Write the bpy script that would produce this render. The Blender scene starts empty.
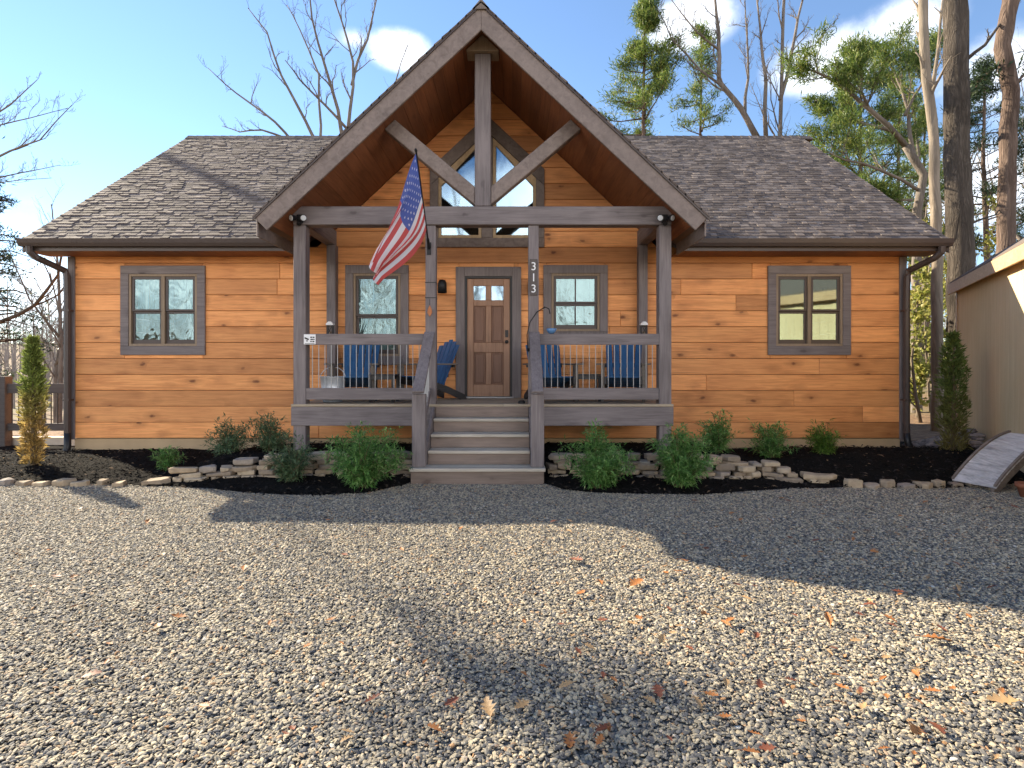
import bpy, math, random
from mathutils import Vector, Matrix, noise as mnoise
R = math.radians
rng = random.Random(7)
# ------------------------------------------------------------------ camera, sky, sun, exposure
S = bpy.context.scene
COL = S.collection
F, CX, HY, CZ = 560.0, 512.0, 365.0, 1.5          # focal length in px, principal column, horizon row, eye height
cam_d = bpy.data.cameras.new('camera'); cam = bpy.data.objects.new('camera', cam_d); COL.objects.link(cam)
cam.location = (0, 0, CZ); cam.rotation_euler = (R(90), 0, 0)
cam_d.sensor_width = 36; cam_d.lens = F/1024*36; cam_d.shift_y = -(384-HY)/1024
cam_d.clip_start = 0.05; cam_d.clip_end = 3000
S.camera = cam
KX, KY = 1.45, 1.03                               # shadow run per metre of height (to the right, towards the camera)
SUN_EL = math.atan(1/math.hypot(KX, KY)); SUN_AZ = math.atan2(-KX, KY)     # azimuth from +Y, positive to +X
sun_d = bpy.data.lights.new('sun', 'SUN'); sun = bpy.data.objects.new('sun', sun_d); COL.objects.link(sun)
sun_d.energy = 5.0; sun_d.angle = R(0.6); sun_d.color = (1.0, 0.87, 0.66)
sun.location = (-30, 25, 30)
sun.rotation_euler = Vector((KX, -KY, -1)).to_track_quat('-Z', 'Y').to_euler()
W = bpy.data.worlds.new('World'); S.world = W; W.use_nodes = True
SKY_STRENGTH = 0.084
S.view_settings.view_transform = 'Standard'; S.view_settings.look = 'None'
S.view_settings.exposure = 1.66; S.view_settings.gamma = 1.0; S.view_settings.use_curve_mapping = False
S.cycles.use_denoising = True; S.cycles.max_bounces = 6; S.cycles.diffuse_bounces = 3
S.cycles.glossy_bounces = 3; S.cycles.transparent_max_bounces = 8; S.cycles.use_adaptive_sampling = True
S.cycles.caustics_reflective = False; S.cycles.caustics_refractive = False

class NT:
    """tiny node-tree writer"""
    def __init__(s, tree): s.t = tree; s.L = tree.links
    def n(s, typ, ins=None, **props):
        nd = s.t.nodes.new(typ)
        for k, v in props.items(): setattr(nd, k, v)
        for k, v in (ins or {}).items():
            sk = nd.inputs[k]
            if isinstance(v, bpy.types.NodeSocket): s.L.new(v, sk)
            elif isinstance(v, bpy.types.Node): s.L.new(v.outputs[0], sk)
            else: sk.default_value = v
        return nd
    def math(s, op, a, b=0.0, clamp=False):
        nd = s.n('ShaderNodeMath', {0: a, 1: b}, operation=op); nd.use_clamp = clamp; return nd.outputs[0]
    def ramp(s, fac, stops, interp='LINEAR'):
        nd = s.n('ShaderNodeValToRGB', {0: fac}); cr = nd.color_ramp; cr.interpolation = interp
        while len(cr.elements) < len(stops): cr.elements.new(0.5)
        for e, (p, c) in zip(cr.elements, stops):
            e.position = p; e.color = (c[0], c[1], c[2], 1) if hasattr(c, '__len__') else (c, c, c, 1)
        return nd.outputs[0]
    def mix(s, fac, a, b, blend='MIX'):
        nd = s.n('ShaderNodeMix', data_type='RGBA', blend_type=blend)
        for i, v in ((0, fac), (6, a), (7, b)):
            if isinstance(v, bpy.types.NodeSocket): s.L.new(v, nd.inputs[i])
            elif i == 0: nd.inputs[i].default_value = v
            else: nd.inputs[i].default_value = (v[0], v[1], v[2], 1)
        return nd.outputs[2]

def pt(px, py, D):                                # a measured picture position at a known distance
    return Vector(((px-CX)*D/F, D, CZ+(HY-py)*D/F))

# sky with a few clouds given by their direction
w = NT(W.node_tree); W.node_tree.nodes.clear()
sky = w.n('ShaderNodeTexSky', sky_type='NISHITA'); sky.sun_disc = False
sky.sun_elevation = SUN_EL; sky.sun_rotation = SUN_AZ; sky.altitude = 300; sky.air_density = 1.0; sky.dust_density = 0.0; sky.ozone_density = 3.0
tc = w.n('ShaderNodeTexCoord'); gen = tc.outputs['Generated']
nz = w.n('ShaderNodeTexNoise', {'Vector': gen, 'Scale': 9.0, 'Detail': 9.0, 'Roughness': 0.66})
tot = None
for (px, py, size, k) in [(398, 50, .075, 1.0), (352, 40, .05, .6), (690, 22, .10, .9), (832, 62, .12, .9), (905, 25, .10, .7), (1010, 70, .14, .7),
                          (-60, 200, .22, .5), (985, 190, .2, .8), (260, -60, .16, .6), (1250, 60, .3, .8), (-300, 20, .3, .7), (90, 300, .25, .6)]:
    d = (pt(px, py, 1.0)-Vector((0, 0, CZ))).normalized()
    sub = w.n('ShaderNodeVectorMath', {0: gen, 1: (d.x, d.y, d.z)}, operation='SUBTRACT')
    scl = w.n('ShaderNodeVectorMath', {0: sub.outputs[0], 1: (1, 1, 1.9)}, operation='MULTIPLY')
    ln = w.n('ShaderNodeVectorMath', {0: scl.outputs[0]}, operation='LENGTH')
    b = w.math('MULTIPLY', w.math('SUBTRACT', 1.0, w.math('DIVIDE', ln.outputs['Value'], size), True), k)
    tot = b if tot is None else w.math('MAXIMUM', tot, b)
cl = w.math('MULTIPLY', tot, w.math('MULTIPLY', nz.outputs[0], 2.0))
cl = w.ramp(cl, [(0.18, 0), (0.62, 1)], 'EASE')
# colour of the clouds placed above
cloudc = w.mix(nz.outputs[0], (5.2, 5.6, 6.2), (7.2, 7.4, 7.8))
skyc = w.mix(w.math('MULTIPLY', cl, 0.9), sky.outputs[0], cloudc)
# unseen bright cloud bank added behind the camera as fill light on the facade
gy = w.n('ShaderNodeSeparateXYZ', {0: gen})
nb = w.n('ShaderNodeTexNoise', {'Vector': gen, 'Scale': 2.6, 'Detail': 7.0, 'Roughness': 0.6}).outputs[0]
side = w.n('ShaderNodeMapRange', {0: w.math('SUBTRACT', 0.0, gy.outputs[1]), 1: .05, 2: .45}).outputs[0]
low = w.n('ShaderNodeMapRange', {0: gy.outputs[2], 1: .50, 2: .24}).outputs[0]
fill_bank = w.ramp(w.math('MULTIPLY', nb, w.math('MULTIPLY', side, low)), [(0.30, 0), (0.47, 1)], 'EASE')
skyc = w.mix(fill_bank, skyc, (18.5, 17.6, 16.6))
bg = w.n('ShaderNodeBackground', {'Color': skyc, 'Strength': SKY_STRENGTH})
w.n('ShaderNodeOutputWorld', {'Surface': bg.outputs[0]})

# ------------------------------------------------------------------ helpers
class MB:
    def __init__(s): s.v = []; s.f = []; s.m = []
    def add(s, vs, fs, mi=0):
        o = len(s.v); s.v += [tuple(v) for v in vs]
        for f in fs: s.f.append(tuple(i+o for i in f)); s.m.append(mi)
    def hexa(s, p, mi=0):                          # 8 corners: bottom ring 0-3, top ring 4-7
        s.add(p, [(0,3,2,1),(4,5,6,7),(0,1,5,4),(1,2,6,5),(2,3,7,6),(3,0,4,7)], mi)
    def box(s, x0, x1, y0, y1, z0, z1, mi=0):
        s.hexa([(x0,y0,z0),(x1,y0,z0),(x1,y1,z0),(x0,y1,z0),(x0,y0,z1),(x1,y0,z1),(x1,y1,z1),(x0,y1,z1)], mi)
    def beam(s, a, b, wd, ht, up=(0,0,1), mi=0):   # square timber from a to b, wd across, ht along up
        a = Vector(a); b = Vector(b); d = (b-a).normalized(); u = Vector(up); x = d.cross(u).normalized(); u = x.cross(d)
        x *= wd/2; u *= ht/2
        s.hexa([a-x-u, a+x-u, b+x-u, b-x-u, a-x+u, a+x+u, b+x+u, b-x+u], mi)
    def prism(s, pts, plane, c0, c1, mi=0):        # polygon extruded along the axis missing from plane
        def P(a, b, c): return {'xz': (a, c, b), 'yz': (c, a, b), 'xy': (a, b, c)}[plane]
        n = len(pts); vs = [P(a, b, c0) for a, b in pts]+[P(a, b, c1) for a, b in pts]
        s.add(vs, [tuple(range(n))[::-1], tuple(range(n, 2*n))]+[(i, (i+1) % n, n+(i+1) % n, n+i) for i in range(n)], mi)
    def tube(s, pts, rad, n=6, cap=True, mi=0, rough=0):
        pts = [Vector(p) for p in pts]; vs = []; fs = []; ref = None
        for i, p in enumerate(pts):
            d = pts[min(i+1, len(pts)-1)]-pts[max(i-1, 0)]
            d = d.normalized() if d.length > 1e-9 else Vector((0,0,1))
            if ref is None: ref = Vector((1,0,0)) if abs(d.x) < .9 else Vector((0,1,0))
            x = d.cross(ref)
            if x.length < 1e-6: x = d.orthogonal()
            x.normalize(); y = d.cross(x); ref = y.cross(d) if False else ref
            r = rad[i] if hasattr(rad, '__len__') else rad
            for k in range(n):
                a = 2*math.pi*k/n; q = r*(1+rough*mnoise.noise((3.5*math.cos(a), 3.5*math.sin(a), i*.9))) if rough else r; vs.append(p+x*(q*math.cos(a))+y*(q*math.sin(a)))
        for i in range(len(pts)-1):
            for k in range(n):
                a = i*n+k; b = i*n+(k+1) % n; fs.append((a, b, b+n, a+n))
        if cap: fs.append(tuple(range(n))[::-1]); fs.append(tuple(range((len(pts)-1)*n, len(pts)*n)))
        s.add(vs, fs, mi)
    def lathe(s, prof, c, n=20, mi=0):             # (radius, z) profile round a vertical axis at c
        vs = []; fs = []
        for r, z in prof:
            for k in range(n):
                a = 2*math.pi*k/n; vs.append((c[0]+r*math.cos(a), c[1]+r*math.sin(a), c[2]+z))
        for i in range(len(prof)-1):
            for k in range(n):
                a = i*n+k; b = i*n+(k+1) % n; fs.append((a, b, b+n, a+n))
        s.add(vs, fs, mi)
    def blade(s, p, d, up, ln, wd, bend=0.2, mi=0):
        d = d.normalized(); x = d.cross(up)
        if x.length < 1e-4: x = d.orthogonal()
        x.normalize(); u = x.cross(d)
        m = p+d*(ln*.45)+u*(ln*bend*.4)
        s.add([p, m-x*(wd/2), p+d*ln-u*(ln*bend*.3), m+x*(wd/2)], [(0,1,3),(1,2,3)], mi)
    def build(s, name, mats, parent=None, smooth=False, bevel=0, loc=None):
        me = bpy.data.meshes.new(name)
        o0 = Vector(loc) if loc is not None else (Vector(parent['_base']) if parent is not None else Vector((0,0,0)))
        me.from_pydata([(v[0]-o0.x, v[1]-o0.y, v[2]-o0.z) for v in s.v], [], s.f); me.update()
        if not isinstance(mats, (list, tuple)): mats = [mats]
        for m in mats: me.materials.append(m)
        if len(mats) > 1: me.polygons.foreach_set('material_index', s.m)
        if smooth: me.polygons.foreach_set('use_smooth', [True]*len(me.polygons))
        ob = bpy.data.objects.new(name, me); COL.objects.link(ob)
        if loc is not None and parent is None: ob.location = loc
        if parent is not None:
            ob.parent = parent; ob['_base'] = tuple(parent['_base'])
        else: ob['_base'] = tuple(o0)
        if bevel:
            b = ob.modifiers.new('bevel', 'BEVEL'); b.width = bevel; b.segments = 1; b.limit_method = 'ANGLE'
        return ob

def tag(o, label=None, cat=None, group=None, kind=None):
    if label: o['label'] = label
    if cat: o['category'] = cat
    if group: o['group'] = group
    if kind: o['kind'] = kind
    return o
def thing(name, label, cat, loc, group=None):
    o = bpy.data.objects.new(name, None); COL.objects.link(o); o.location = loc; o['_base'] = tuple(loc); o.empty_display_size = .2
    return tag(o, label, cat, group)
def copy_tree(o, parent=None):
    c = o.copy(); COL.objects.link(c); c.parent = parent
    for ch in o.children: copy_tree(ch, c)
    return c

# ------------------------------------------------------------------ materials
def mat(name):
    m = bpy.data.materials.new(name); m.use_nodes = True; m.node_tree.nodes.clear(); return m, NT(m.node_tree)
def finish(t, color, rough=.7, bump=None, bstr=.3, bdist=.01, metal=0, spec=.4, extra=None):
    ins = {'Base Color': color if isinstance(color, bpy.types.NodeSocket) else (*color, 1), 'Roughness': rough, 'Metallic': metal, 'Specular IOR Level': spec}
    ins.update(extra or {})
    if bump is not None: ins['Normal'] = t.n('ShaderNodeBump', {'Height': bump, 'Strength': bstr, 'Distance': bdist}).outputs[0]
    p = t.n('ShaderNodeBsdfPrincipled', ins); t.n('ShaderNodeOutputMaterial', {'Surface': p.outputs[0]}); return p
def coords(t, scale=(1,1,1)):
    tc = t.n('ShaderNodeTexCoord'); return t.n('ShaderNodeMapping', {'Vector': tc.outputs['Object'], 'Scale': scale}).outputs[0]
def wood(name, dark, light, axis='x', rough=.65, knots=0.0, knotcol=(.12,.04,.015), vary=.3, bump=.25, worn=None):
    m, t = mat(name)
    geo = t.n('ShaderNodeNewGeometry'); rnd = geo.outputs['Random Per Island']
    tc = t.n('ShaderNodeTexCoord')
    off = t.n('ShaderNodeCombineXYZ', {0: t.math('MULTIPLY', rnd, 37.0), 1: t.math('MULTIPLY', rnd, 11.0), 2: t.math('MULTIPLY', rnd, 53.0)})
    pos = t.n('ShaderNodeVectorMath', {0: tc.outputs['Object'], 1: off.outputs[0]}, operation='ADD').outputs[0]
    sc = {'x': (1.2, 18, 18), 'z': (18, 18, 1.2), 'y': (18, 1.2, 18), 'd': (7, 7, 7)}[axis]
    grain = t.n('ShaderNodeTexNoise', {'Vector': t.n('ShaderNodeMapping', {'Vector': pos, 'Scale': sc}).outputs[0], 'Scale': 1.6, 'Detail': 7.0, 'Roughness': .62, 'Distortion': .8}).outputs[0]
    blot = t.n('ShaderNodeTexNoise', {'Vector': pos, 'Scale': 1.3, 'Detail': 3.0}).outputs[0]
    f = t.math('ADD', t.math('MULTIPLY', grain, .75), t.math('MULTIPLY', blot, .35))
    col = t.ramp(f, [(.36, dark), (.66, light)])
    st = t.n('ShaderNodeTexNoise', {'Vector': t.n('ShaderNodeMapping', {'Vector': pos, 'Scale': tuple(q*(.5 if q < 5 else 2.2) for q in sc)}).outputs[0], 'Scale': 1.0, 'Detail': 4.0, 'Roughness': .6, 'Distortion': .5}).outputs[0]
    col = t.mix(t.ramp(st, [(.55, 0), (.72, .55)]), col, tuple(c*.62 for c in dark))
    v = t.math('ADD', t.math('MULTIPLY', rnd, vary), 1-vary*.55)
    cc = t.n('ShaderNodeCombineXYZ', {0: v, 1: v, 2: v}).outputs[0]
    col = t.mix(1.0, col, cc, 'MULTIPLY')
    # some boards lean to another hue
    col = t.mix(t.math('MULTIPLY', t.math('FRACT', t.math('MULTIPLY', rnd, 7.31)), .35), col, tuple(c*.85+.02 for c in light[::1]))
    if knots:
        ks = {'x': (2.3, 5.0, 4.6), 'z': (3.7, 5.0, 1.6), 'y': (3.7, 1.6, 5.0), 'd': (3, 3, 3)}[axis]
        warp = t.n('ShaderNodeTexNoise', {'Vector': pos, 'Scale': 9.0, 'Detail': 2.0})
        kp = t.n('ShaderNodeVectorMath', {0: t.n('ShaderNodeMapping', {'Vector': pos, 'Scale': ks}).outputs[0], 1: t.n('ShaderNodeVectorMath', {0: warp.outputs['Color'], 'Scale': .22}, operation='SCALE').outputs[0]}, operation='ADD').outputs[0]
        vo = t.n('ShaderNodeTexVoronoi', {'Vector': kp, 'Scale': 1.0, 'Randomness': 1.0})
        keep = t.math('GREATER_THAN', t.n('ShaderNodeSeparateColor', {0: vo.outputs['Color']}).outputs[0], .22)
        dist = vo.outputs['Distance']
        k1 = t.ramp(dist, [(.07, 1), (.15, 0)]); k2 = t.ramp(dist, [(.10, 1), (.46, 0)])
        col = t.mix(t.math('MULTIPLY', t.math('MULTIPLY', k2, keep), .45*knots), col, tuple(c*.55 for c in dark))
        col = t.mix(t.math('MULTIPLY', t.math('MULTIPLY', k1, keep), .8*knots), col, knotcol)
    if worn is not None:
        wn = t.n('ShaderNodeTexNoise', {'Vector': pos, 'Scale': 3.5, 'Detail': 6.0, 'Roughness': .7}).outputs[0]
        col = t.mix(t.ramp(wn, [(.48, 0), (.75, .75)]), col, worn)
    finish(t, col, rough, grain, bump, .004)
    return m
def plain(name, c, rough=.6, metal=0, var=.15, scale=12, bump=0, spec=.4):
    m, t = mat(name)
    n = t.n('ShaderNodeTexNoise', {'Vector': coords(t), 'Scale': scale, 'Detail': 5.0}).outputs[0]
    col = t.mix(n, tuple(x*(1-var) for x in c), tuple(min(1, x*(1+var)) for x in c))
    finish(t, col, rough, n if bump else None, bump, .01, metal, spec); return m
def leafmat(name, stops, rough=.55, trans=.35, spec=.3):
    m, t = mat(name)
    rnd = t.n('ShaderNodeNewGeometry').outputs['Random Per Island']
    col = t.ramp(rnd, stops)
    n = t.n('ShaderNodeTexNoise', {'Vector': coords(t), 'Scale': 1.3, 'Detail': 2.0}).outputs[0]
    g = t.math('ADD', t.math('MULTIPLY', n, .9), .55); col = t.mix(1.0, col, t.n('ShaderNodeCombineXYZ', {0: g, 1: g, 2: g}).outputs[0], 'MULTIPLY')
    p = t.n('ShaderNodeBsdfPrincipled', {'Base Color': col, 'Roughness': rough, 'Specular IOR Level': spec})
    tr = t.n('ShaderNodeBsdfTranslucent', {'Color': col})
    t.n('ShaderNodeOutputMaterial', {'Surface': t.n('ShaderNodeMixShader', {0: trans, 1: p.outputs[0], 2: tr.outputs[0]}).outputs[0]}); return m
def barkmat(name, a, b, scale=6.0, bump=.8):
    m, t = mat(name)
    c = coords(t, (1, 1, .16))
    n = t.n('ShaderNodeTexNoise', {'Vector': c, 'Scale': scale, 'Detail': 7.0, 'Roughness': .7, 'Distortion': .5}).outputs[0]
    rg = t.n('ShaderNodeTexNoise', {'Vector': c, 'Scale': scale*1.3, 'Detail': 4.0, 'Roughness': .55, 'Distortion': 1.2}).outputs[0]
    rg = t.math('MULTIPLY', t.math('ABSOLUTE', t.math('SUBTRACT', rg, .5)), 5.0, True)
    h = t.math('MULTIPLY', t.math('ADD', t.math('MULTIPLY', rg, .75), .25), n)
    col = t.ramp(h, [(.05, a), (.6, b)])
    big = t.n('ShaderNodeTexNoise', {'Vector': coords(t), 'Scale': .8, 'Detail': 3.0}).outputs[0]
    col = t.mix(t.ramp(big, [(.4, 0), (.7, .5)]), col, tuple(x*1.25 for x in b))
    finish(t, col, .95, h, bump, .07, spec=.15); return m

M = {}
M['siding'] = wood('stained pine siding', (.52,.185,.056), (.84,.375,.13), 'x', .6, 1.0, (.12,.035,.012), .7, .35)
M['trim_x'] = wood('weathered trim, long grain across', (.10,.083,.082), (.205,.175,.172), 'x', .7, .7, (.06,.045,.045), .3, .35)
M['trim_z'] = wood('weathered trim, long grain upright', (.10,.083,.082), (.205,.175,.172), 'z', .7, .5, (.06,.045,.045), .3, .35)
M['trim_y'] = wood('weathered trim, long grain in depth', (.10,.083,.082), (.205,.175,.172), 'y', .7, .5, (.06,.045,.045), .3, .35)
M['trim_d'] = wood('weathered timber', (.12,.092,.08), (.225,.18,.158), 'd', .7, .4, (.06,.045,.045), .3, .35)
M['soffit'] = wood('dark red-brown soffit boards', (.125,.042,.018), (.26,.098,.042), 'y', .55, .3, (.03,.01,.006), .5, .2)
M['tan'] = wood('light frame wood', (.19,.135,.085), (.29,.215,.145), 'z', .6, 0, vary=.15)
M['tan_light'] = wood('light gable sash wood', (.34,.23,.12), (.5,.36,.21), 'd', .6, 0, vary=.15)
M['door'] = wood('stained fir door', (.20,.105,.062), (.36,.20,.12), 'z', .5, .3, (.06,.02,.01), .15, .2)
M['doorpanel'] = wood('darker door panel', (.11,.048,.028), (.20,.10,.06), 'z', .5, 0, vary=.1)
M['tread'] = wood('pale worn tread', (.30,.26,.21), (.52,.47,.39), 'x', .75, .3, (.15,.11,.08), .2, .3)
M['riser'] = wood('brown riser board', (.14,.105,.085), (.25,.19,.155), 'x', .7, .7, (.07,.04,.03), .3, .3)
M['deck'] = wood('deck boards', (.24,.19,.13), (.40,.33,.24), 'x', .75, .4, (.12,.08,.06), .3, .3)
M['planks'] = wood('grey weathered planks', (.22,.20,.19), (.50,.465,.45), 'y', .8, .7, (.12,.10,.09), .6, .5)
M['brownwood'] = wood('brown garden timber', (.10,.075,.06), (.20,.155,.125), 'x', .75, .4, vary=.3)
M['fence'] = wood('dark brown fence timber', (.038,.032,.03), (.08,.067,.062), 'x', .75, .3, vary=.3)
M['blue'] = wood('blue painted slats', (.012,.062,.16), (.022,.105,.25), 'z', .45, 0, vary=.2, bump=.1)
M['blackwood'] = wood('black brown timber', (.018,.017,.018), (.045,.042,.042), 'y', .5, 0, vary=.2)
M['greywood'] = wood('grey brown arm timber', (.10,.085,.07), (.17,.145,.12), 'y', .65, 0, vary=.2)
M['gutter'] = plain('brown aluminium', (.065,.048,.043), .4, 0, .15)
M['black'] = plain('black plastic', (.014,.014,.016), .45)
M['iron'] = plain('black iron', (.02,.02,.022), .5, .4)
M['steel'] = plain('galvanised steel', (.6,.63,.66), .4, .35, .2, 20)
M['zinc'] = plain('bright rod', (.36,.36,.36), .45, .3)
M['white'] = plain('white plastic', (.78,.78,.78), .4, 0, .04)
M['lens'] = plain('lamp lens', (.62,.64,.66), .15, 0, .05)
M['parge'] = plain('parged concrete', (.47,.34,.2), .9, 0, .18, 4, .2)
M['concrete'] = plain('pale concrete', (.5,.44,.36), .9, 0, .18, 4, .2)
M['interior'] = plain('dim room wall', (.16,.12,.08), .9)
M['curtain'] = plain('blind fabric', (.42,.44,.42), .9, 0, .15)
M['terracotta'] = plain('terracotta', (.28,.10,.05), .85, 0, .25, 8)
M['bluebowl'] = plain('blue glaze', (.10,.22,.42), .2)
M['copper'] = plain('orange leaf charm', (.42,.15,.05), .5)

def m_shingle():
    m, t = mat('architectural shingle')
    rnd = t.n('ShaderNodeNewGeometry').outputs['Random Per Island']
    c = t.ramp(rnd, [(0, (.075,.058,.05)), (.35, (.115,.09,.077)), (.7, (.15,.12,.103)), (1, (.215,.175,.15))])
    n = t.n('ShaderNodeTexNoise', {'Vector': coords(t), 'Scale': 90.0, 'Detail': 3.0}).outputs[0]
    g = t.math('ADD', t.math('MULTIPLY', n, .9), .55)
    c = t.mix(1.0, c, t.n('ShaderNodeCombineXYZ', {0: g, 1: g, 2: g}).outputs[0], 'MULTIPLY')
    finish(t, c, .9, n, .5, .004); return m
M['shingle'] = m_shingle()
def m_glass(name, refl, wave, scale, tint=(.75,.82,.82), gc=(.55,.75,.80)):
    m, t = mat(name)
    n = t.n('ShaderNodeTexNoise', {'Vector': coords(t, (1, 1, .6)), 'Scale': scale, 'Detail': 2.0, 'Distortion': 1.2}).outputs[0]
    b = t.n('ShaderNodeBump', {'Height': n, 'Strength': wave, 'Distance': .02}).outputs[0]
    g = t.n('ShaderNodeBsdfGlossy', {'Color': (*gc, 1), 'Roughness': .04, 'Normal': b})
    tr = t.n('ShaderNodeBsdfTransparent', {'Color': (*tint, 1)})
    t.n('ShaderNodeOutputMaterial', {'Surface': t.n('ShaderNodeMixShader', {0: refl, 1: tr.outputs[0], 2: g.outputs[0]}).outputs[0]}); return m
M['glass'] = m_glass('wavy window glass', .15, .3, 4.0)
M['glass_flat'] = m_glass('window glass', .3, .03, 3.0)
M['glass_up'] = m_glass('gable window glass', .26, .05, 2.0, (.75,.82,.82), (.55,.75,.95))

def m_ground():
    m, t = mat('forest floor')
    c = coords(t)
    a = t.n('ShaderNodeTexNoise', {'Vector': c, 'Scale': 9.0, 'Detail': 8.0, 'Roughness': .7}).outputs[0]
    b = t.n('ShaderNodeTexNoise', {'Vector': c, 'Scale': .12, 'Detail': 4.0}).outputs[0]
    col = t.ramp(a, [(.3, (.06,.035,.02)), (.5, (.16,.095,.05)), (.7, (.30,.20,.11))])
    col = t.mix(t.ramp(b, [(.45, 0), (.6, .6)]), col, (.10,.11,.04))
    finish(t, col, .95, a, .7, .05); return m
M['ground'] = m_ground()
def m_gravelbase():
    m, t = mat('gravel bed')
    v = t.n('ShaderNodeTexVoronoi', {'Vector': coords(t), 'Scale': 42.0})
    g = t.n('ShaderNodeSeparateColor', {0: v.outputs['Color']}).outputs[0]
    col = t.ramp(g, [(0, (.07,.068,.066)), (.4, (.15,.14,.125)), (.75, (.25,.22,.175)), (1, (.33,.29,.23))])
    finish(t, col, .9, v.outputs['Distance'], .8, .02); return m
M['gravelbase'] = m_gravelbase()
def m_pebble():
    m, t = mat('pebble')
    oi = t.n('ShaderNodeObjectInfo').outputs['Random']
    col = t.ramp(oi, [(0, (.065,.065,.068)), (.30, (.14,.136,.132)), (.5, (.27,.235,.175)), (.74, (.385,.325,.225)), (.91, (.47,.405,.29)), (.96, (.32,.17,.07)), (1, (.58,.54,.46))])
    n = t.n('ShaderNodeTexNoise', {'Vector': coords(t), 'Scale': 60.0, 'Detail': 4.0}).outputs[0]
    g = t.math('ADD', t.math('MULTIPLY', n, .6), .7)
    col = t.mix(1.0, col, t.n('ShaderNodeCombineXYZ', {0: g, 1: g, 2: g}).outputs[0], 'MULTIPLY')
    finish(t, col, .8); return m
M['pebble'] = m_pebble()
def m_mulch():
    m, t = mat('black bark mulch')
    c = coords(t)
    a = t.n('ShaderNodeTexNoise', {'Vector': c, 'Scale': 45.0, 'Detail': 6.0, 'Roughness': .75}).outputs[0]
    col = t.ramp(a, [(.3, (.005,.005,.005)), (.55, (.014,.013,.012)), (.8, (.034,.029,.026))])
    finish(t, col, 1.0, a, 1.0, .03, spec=.05); return m
M['mulch'] = m_mulch()
M['chip'] = leafmat('mulch chip', [(0, (.006,.006,.006)), (.6, (.019,.017,.016)), (.90, (.038,.034,.031)), (.95, (.09,.068,.05)), (1, (.22,.15,.09))], 1.0, 0.0, .05)
def m_stone(name, stops):
    m, t = mat(name)
    r = t.n('ShaderNodeObjectInfo').outputs['Random']
    n = t.n('ShaderNodeTexNoise', {'Vector': coords(t), 'Scale': 14.0, 'Detail': 7.0, 'Roughness': .65}).outputs[0]
    col = t.ramp(r, stops)
    g = t.math('ADD', t.math('MULTIPLY', n, 1.1), .45)
    col = t.mix(1.0, col, t.n('ShaderNodeCombineXYZ', {0: g, 1: g, 2: g}).outputs[0], 'MULTIPLY')
    finish(t, col, .9, n, .7, .02); return m
M['stone'] = m_stone('field stone', [(0, (.22,.175,.13)), (.4, (.37,.285,.19)), (.7, (.43,.345,.24)), (1, (.26,.225,.195))])
M['riverrock'] = leafmat('river rock', [(0, (.10,.09,.095)), (.5, (.2,.175,.17)), (1, (.34,.3,.28))], .8, 0.0)
def m_shed():
    m, t = mat('tan board siding')
    tc = t.n('ShaderNodeTexCoord')
    n = t.n('ShaderNodeTexNoise', {'Vector': coords(t, (6, 6, .5)), 'Scale': 3.0, 'Detail': 5.0}).outputs[0]
    n2 = t.n('ShaderNodeTexNoise', {'Vector': coords(t), 'Scale': 1.2, 'Detail': 4.0}).outputs[0]
    col = t.ramp(t.math('ADD', t.math('MULTIPLY', n, .5), t.math('MULTIPLY', n2, .5)), [(.35, (.60,.45,.25)), (.65, (.70,.55,.33))])
    finish(t, col, .75, n, .2, .01); return m
M['shed'] = m_shed()
M['shedtrim'] = wood('tan trim board', (.40,.24,.12), (.54,.36,.2), 'y', .6, .2, vary=.2)
M['bark_pine'] = barkmat('pine bark', (.045,.03,.024), (.20,.145,.115), 5.0)
M['bark_big'] = barkmat('rough oak bark', (.022,.018,.015), (.135,.112,.092), 8.0, 1.0)
M['bark_pale'] = barkmat('pale smooth bark', (.13,.105,.08), (.30,.25,.195), 4.0, .4)
M['bark_haze'] = barkmat('distant bark with haze tint', (.22,.19,.17), (.34,.30,.27), 4.0, .3)  # far woods bark lightened, the haze is put into its colour
M['bark_grey'] = barkmat('grey bark', (.10,.085,.072), (.23,.195,.165), 5.0, .5)
M['needle'] = leafmat('pine needles', [(0, (.045,.085,.022)), (.5, (.11,.17,.036)), (.85, (.20,.25,.055)), (1, (.32,.32,.09))], .5, .4)
M['needle_dark'] = leafmat('dark needles', [(0, (.014,.03,.014)), (.6, (.03,.055,.024)), (1, (.06,.085,.035))], .5, .3)
M['yellowgreen'] = leafmat('yellow green leaves', [(0, (.14,.17,.035)), (.5, (.30,.31,.07)), (1, (.46,.40,.13))], .5, .5)
M['nandina'] = leafmat('shrub leaf', [(0, (.06,.15,.04)), (.45, (.125,.28,.07)), (.85, (.22,.40,.11)), (1, (.40,.52,.22))], .38, .42)
M['nandina_lime'] = leafmat('lime shrub leaf', [(0, (.05,.12,.02)), (.5, (.11,.22,.035)), (1, (.22,.32,.06))], .4, .35)
M['nandina_dull'] = leafmat('dull shrub leaf', [(0, (.045,.09,.045)), (.5, (.10,.17,.08)), (1, (.2,.25,.12))], .45, .3)
M['stem'] = plain('shrub stem', (.12,.09,.05), .8)
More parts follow.
